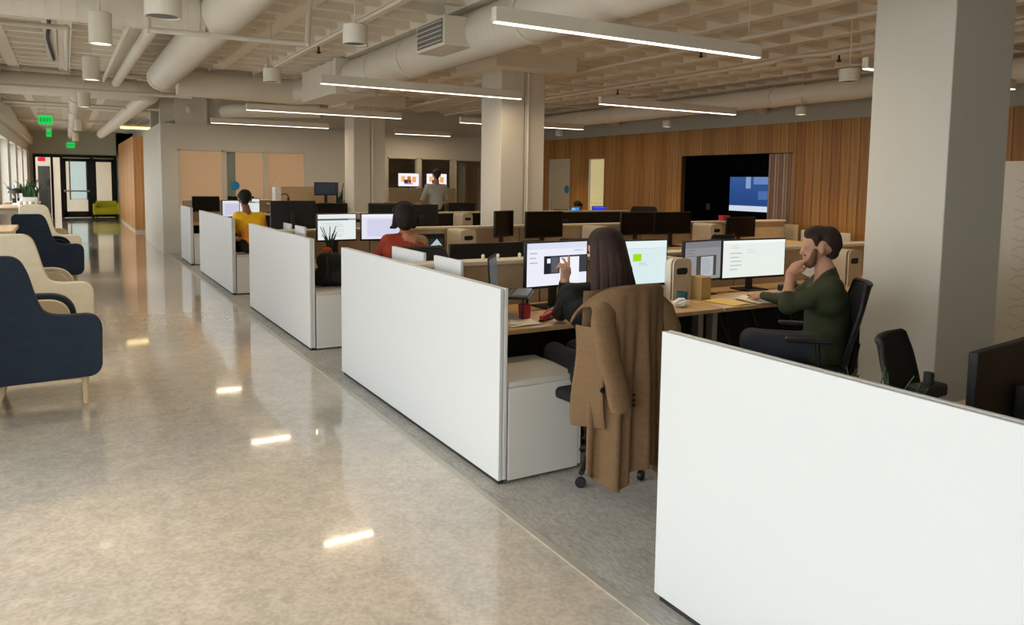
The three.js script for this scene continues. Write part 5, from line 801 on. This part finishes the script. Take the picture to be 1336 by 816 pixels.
{
  const s = thing('stapler', 'red stapler near the red mug', 'stapler', [2.58, DY, -3.92], 0.5); mesh('base', rb(-0.07, 0.07, 0, 0.012, -0.018, 0.018, 0.004), M.dark, s); mesh('arm', rb(-0.065, 0.07, 0.014, 0.045, -0.016, 0.016, 0.008).rotateZ(0.12), M.red, s);
  const b = thing('card_box', 'small cardboard box beside the grey document monitor', 'box', [4.13, DY, -4.15]); mesh('carton', rb(-0.05, 0.05, 0, 0.17, -0.06, 0.06, 0.004), std(0xb89a62, 0.8), b); mesh('flap', rb(-0.05, 0.05, 0.17, 0.174, -0.06, 0.0, 0.001), std(0xc9ab74, 0.8), b);
  const m = thing('crumpled_paper', 'crumpled white paper beside the teal mug', 'paper', [3.72, DY, -3.92]); const g = new THREE.IcosahedronGeometry(0.05, 3), q = g.attributes.position; for (let i = 0; i < q.count; i++) { const k = 0.75 + 0.4 * hash(Math.round(q.getX(i) * 300), Math.round(q.getY(i) * 300) + Math.round(q.getZ(i) * 700)); q.setXYZ(i, q.getX(i) * k * 1.3, q.getY(i) * k * 0.7 + 0.03, q.getZ(i) * k); } g.computeVertexNormals(); mesh('wad', g, M.white, m);
  const c = thing('computer_cable', 'tangled black cables hanging under the bearded man’s desk', 'cable'); for (const [x0, x1, s] of [[4.15, 4.4, 0.3], [4.5, 4.62, 0.2], [4.75, 4.6, 0.34], [4.9, 5.2, 0.25]]) mesh('cable', tube([[x0, 0.69, -4.0], [x0 + 0.05, 0.4, -3.95 + s * 0.2], [(x0 + x1) / 2, 0.2 + s * 0.3, -3.9], [x1, 0.4, -4.1], [x1 + 0.05, 0.68, -4.2]], 0.006, 6, 40), M.dark, c);
  const d = thing('device_stack', 'small black dock and round object under the bright monitor', 'device', [5.15, DY, -4.15]); mesh('dock', rb(-0.1, 0.1, 0, 0.05, -0.05, 0.05, 0.006), M.black, d); mesh('puck', cyl(0.05, 0.05, 0.03, 0.0, 0.05, 0), M.grey, d);
  const w = thing('tilted_display', 'small white tilted display behind the bearded man’s arm', 'display', [5.3, DY, -4.05], R(-20)); mesh('shell', new THREE.CylinderGeometry(0.12, 0.12, 0.02, 32).scale(1, 1, 0.7).rotateX(Math.PI / 2).translate(0, 0.2, 0), M.white, w); mesh('foot', rb(-0.06, 0.06, 0, 0.1, -0.03, 0.03, 0.01), M.black, w);
  const r = atX(1041, 318, 9.0), rc = thing('red_box', 'bright red small box on the divider beside the bearded man’s face', 'box', [8.6, 1.05, -8.2]); mesh('case', rb(-0.07, 0.07, 0, 0.07, -0.05, 0.05, 0.01), M.red, rc); mesh('lid', rb(-0.072, 0.072, 0.06, 0.08, -0.052, 0.052, 0.006), M.red, rc);
  for (const [x, z] of [[2.5, -4.62], [2.62, -4.62], [2.8, -4.62], [3.1, -4.62]]) { const o = thing('desk_trinket', 'tiny pale trinket on the shelf of the divider above the laptop', 'trinket', [x, 1.05, z], 0, 'trinkets on the divider shelf'); mesh('figure', new THREE.LatheGeometry([[0, 0], [0.016, 0], [0.01, 0.018], [0.013, 0.03], [0, 0.042]].map((v) => new THREE.Vector2(...v)), 12), M.paper, o); }
  // beige movable screens near the oak wall
  for (const [u0, u1, v, lab] of [[1004, 1042, 291, 'beige fabric screen below the slatted curtain'], [1046, 1111, 300, 'pale box board below the oak wall behind the bearded man']]) { const a = atX(u0, v, 10.08), b = atX(u1, v, 10.08), sc = thing('fabric_screen', lab, 'screen', [10.08, 0, (a.z + b.z) / 2]); const L = Math.abs(a.z - b.z) / 2; mesh('panel', planeUV(rb(-0.015, 0.015, 0.3, a.y, -L, L, 0.006)), u0 < 1040 ? M.divider : M.cushion, sc); for (const s of [-1, 1]) mesh('foot', [rb(-0.12, 0.12, 0, 0.02, s * L * 0.8 - 0.02, s * L * 0.8 + 0.02, 0.004), rb(-0.01, 0.01, 0.02, 0.3, s * L * 0.8 - 0.012, s * L * 0.8 + 0.012, 0.003)], M.leg, sc); }
  // grassy plant and black desk gadget behind the near panel
  const y1 = 1.0, gp = thing('grass_plant', 'spiky green grass plant peeping over the white panel', 'plant', [2.08, DY, -1.34]);
  mesh('pot', rb(-0.05, 0.05, 0, 0.12, -0.14, 0.14, 0.01), M.white, gp); for (let k = 0; k < 16; k++) { const a = rnd() * 7; mesh('leaf', blade([0, 0.11, (rnd() - 0.5) * 0.2], 0.15 + rnd() * 0.07, [Math.cos(a) * 0.2, Math.sin(a) * 0.3], 0.009, 0.1), M.green, gp); }
  const e = atX(1211, 505, 2.25), gd = thing('desk_gadget', 'black knobbed desk gadget beside the grassy plant', 'gadget', [2.25, DY, e.z]); mesh('stand', cyl(0.03, 0.03, e.y - DY - 0.02, 0, 0, 0), M.black, gd); mesh('body', rb(-0.06, 0.06, e.y - DY - 0.03, e.y - DY + 0.01, -0.03, 0.03, 0.01), M.black, gd); mesh('knob', cyl(0.015, 0.015, 0.035, 0, e.y - DY + 0.01, 0, 12), M.black, gd);
  // snake plant and dark plant
  const sp = thing('snake_plant', 'snake plant with upright dark leaves on the third divider', 'plant', [3.85, 1.05, -12.1]); mesh('pot', cyl(0.06, 0.07, 0.1, 0, 0, 0), M.white, sp); for (const [x, h, l] of [[-0.08, 0.36, -0.1], [0.06, 0.4, 0.12], [0.0, 0.25, 0.02], [-0.03, 0.3, -0.25]]) mesh('leaf', blade([x * 0.4, 0.09, 0], h, [l, 0], 0.05, 0.2), M.darkGreen, sp);
  const dp = thing('dark_plant', 'dark bushy plant in front of the text document monitor', 'plant', [2.24, DY, -6.99 - 0.38]); mesh('pot', cyl(0.05, 0.06, 0.1, 0, 0, 0), M.black, dp); for (let k = 0; k < 12; k++) { const a = rnd() * 7; mesh('leaf', blade([0, 0.09, 0], 0.2 + rnd() * 0.12, [Math.cos(a) * 0.3, Math.sin(a) * 0.3], 0.03, 0.1), M.darkGreen, dp); }
  const ob = thing('orange_pouch', 'small orange pouch on the added black bag before the dark plant', 'pouch', [2.16, 0.88, -7.2]); figure(ob, 'pouch_body', [cap([-0.015, 0.03, 0], [0.02, 0.035, 0], 0.028, 0.025, 0)], 0.006, 0.02, [lin(0xb8481e)]); mesh('zip', rod([-0.03, 0.06, 0], [0.035, 0.06, 0], 0.003), M.dark, ob);
  const bb = thing('added_dark_bag', 'added black bag filling the dark area over the pedestal by the woman in red', 'bag', [2.2, 0.55, -7.22]); figure(bb, 'bag_body', [cap([-0.06, 0.1, 0], [0.06, 0.1, 0], 0.09, 0.09, 0), cap([-0.05, 0.25, -0.02], [0.07, 0.25, -0.02], 0.08, 0.08, 0), cap([0.1, 0.1, 0.05], [0.16, 0.12, 0.0], 0.09, 0.08, 0)], 0.014, 0.05, [lin(0x0d0d0f)]); mesh('strap', tube([[-0.05, 0.3, 0.06], [-0.06, 0.2, 0.12], [-0.05, 0.06, 0.1]], 0.01, 6, 16), M.black, bb);  // bag added to deepen the dark under the desk
}
renderer.render(scene, camera);
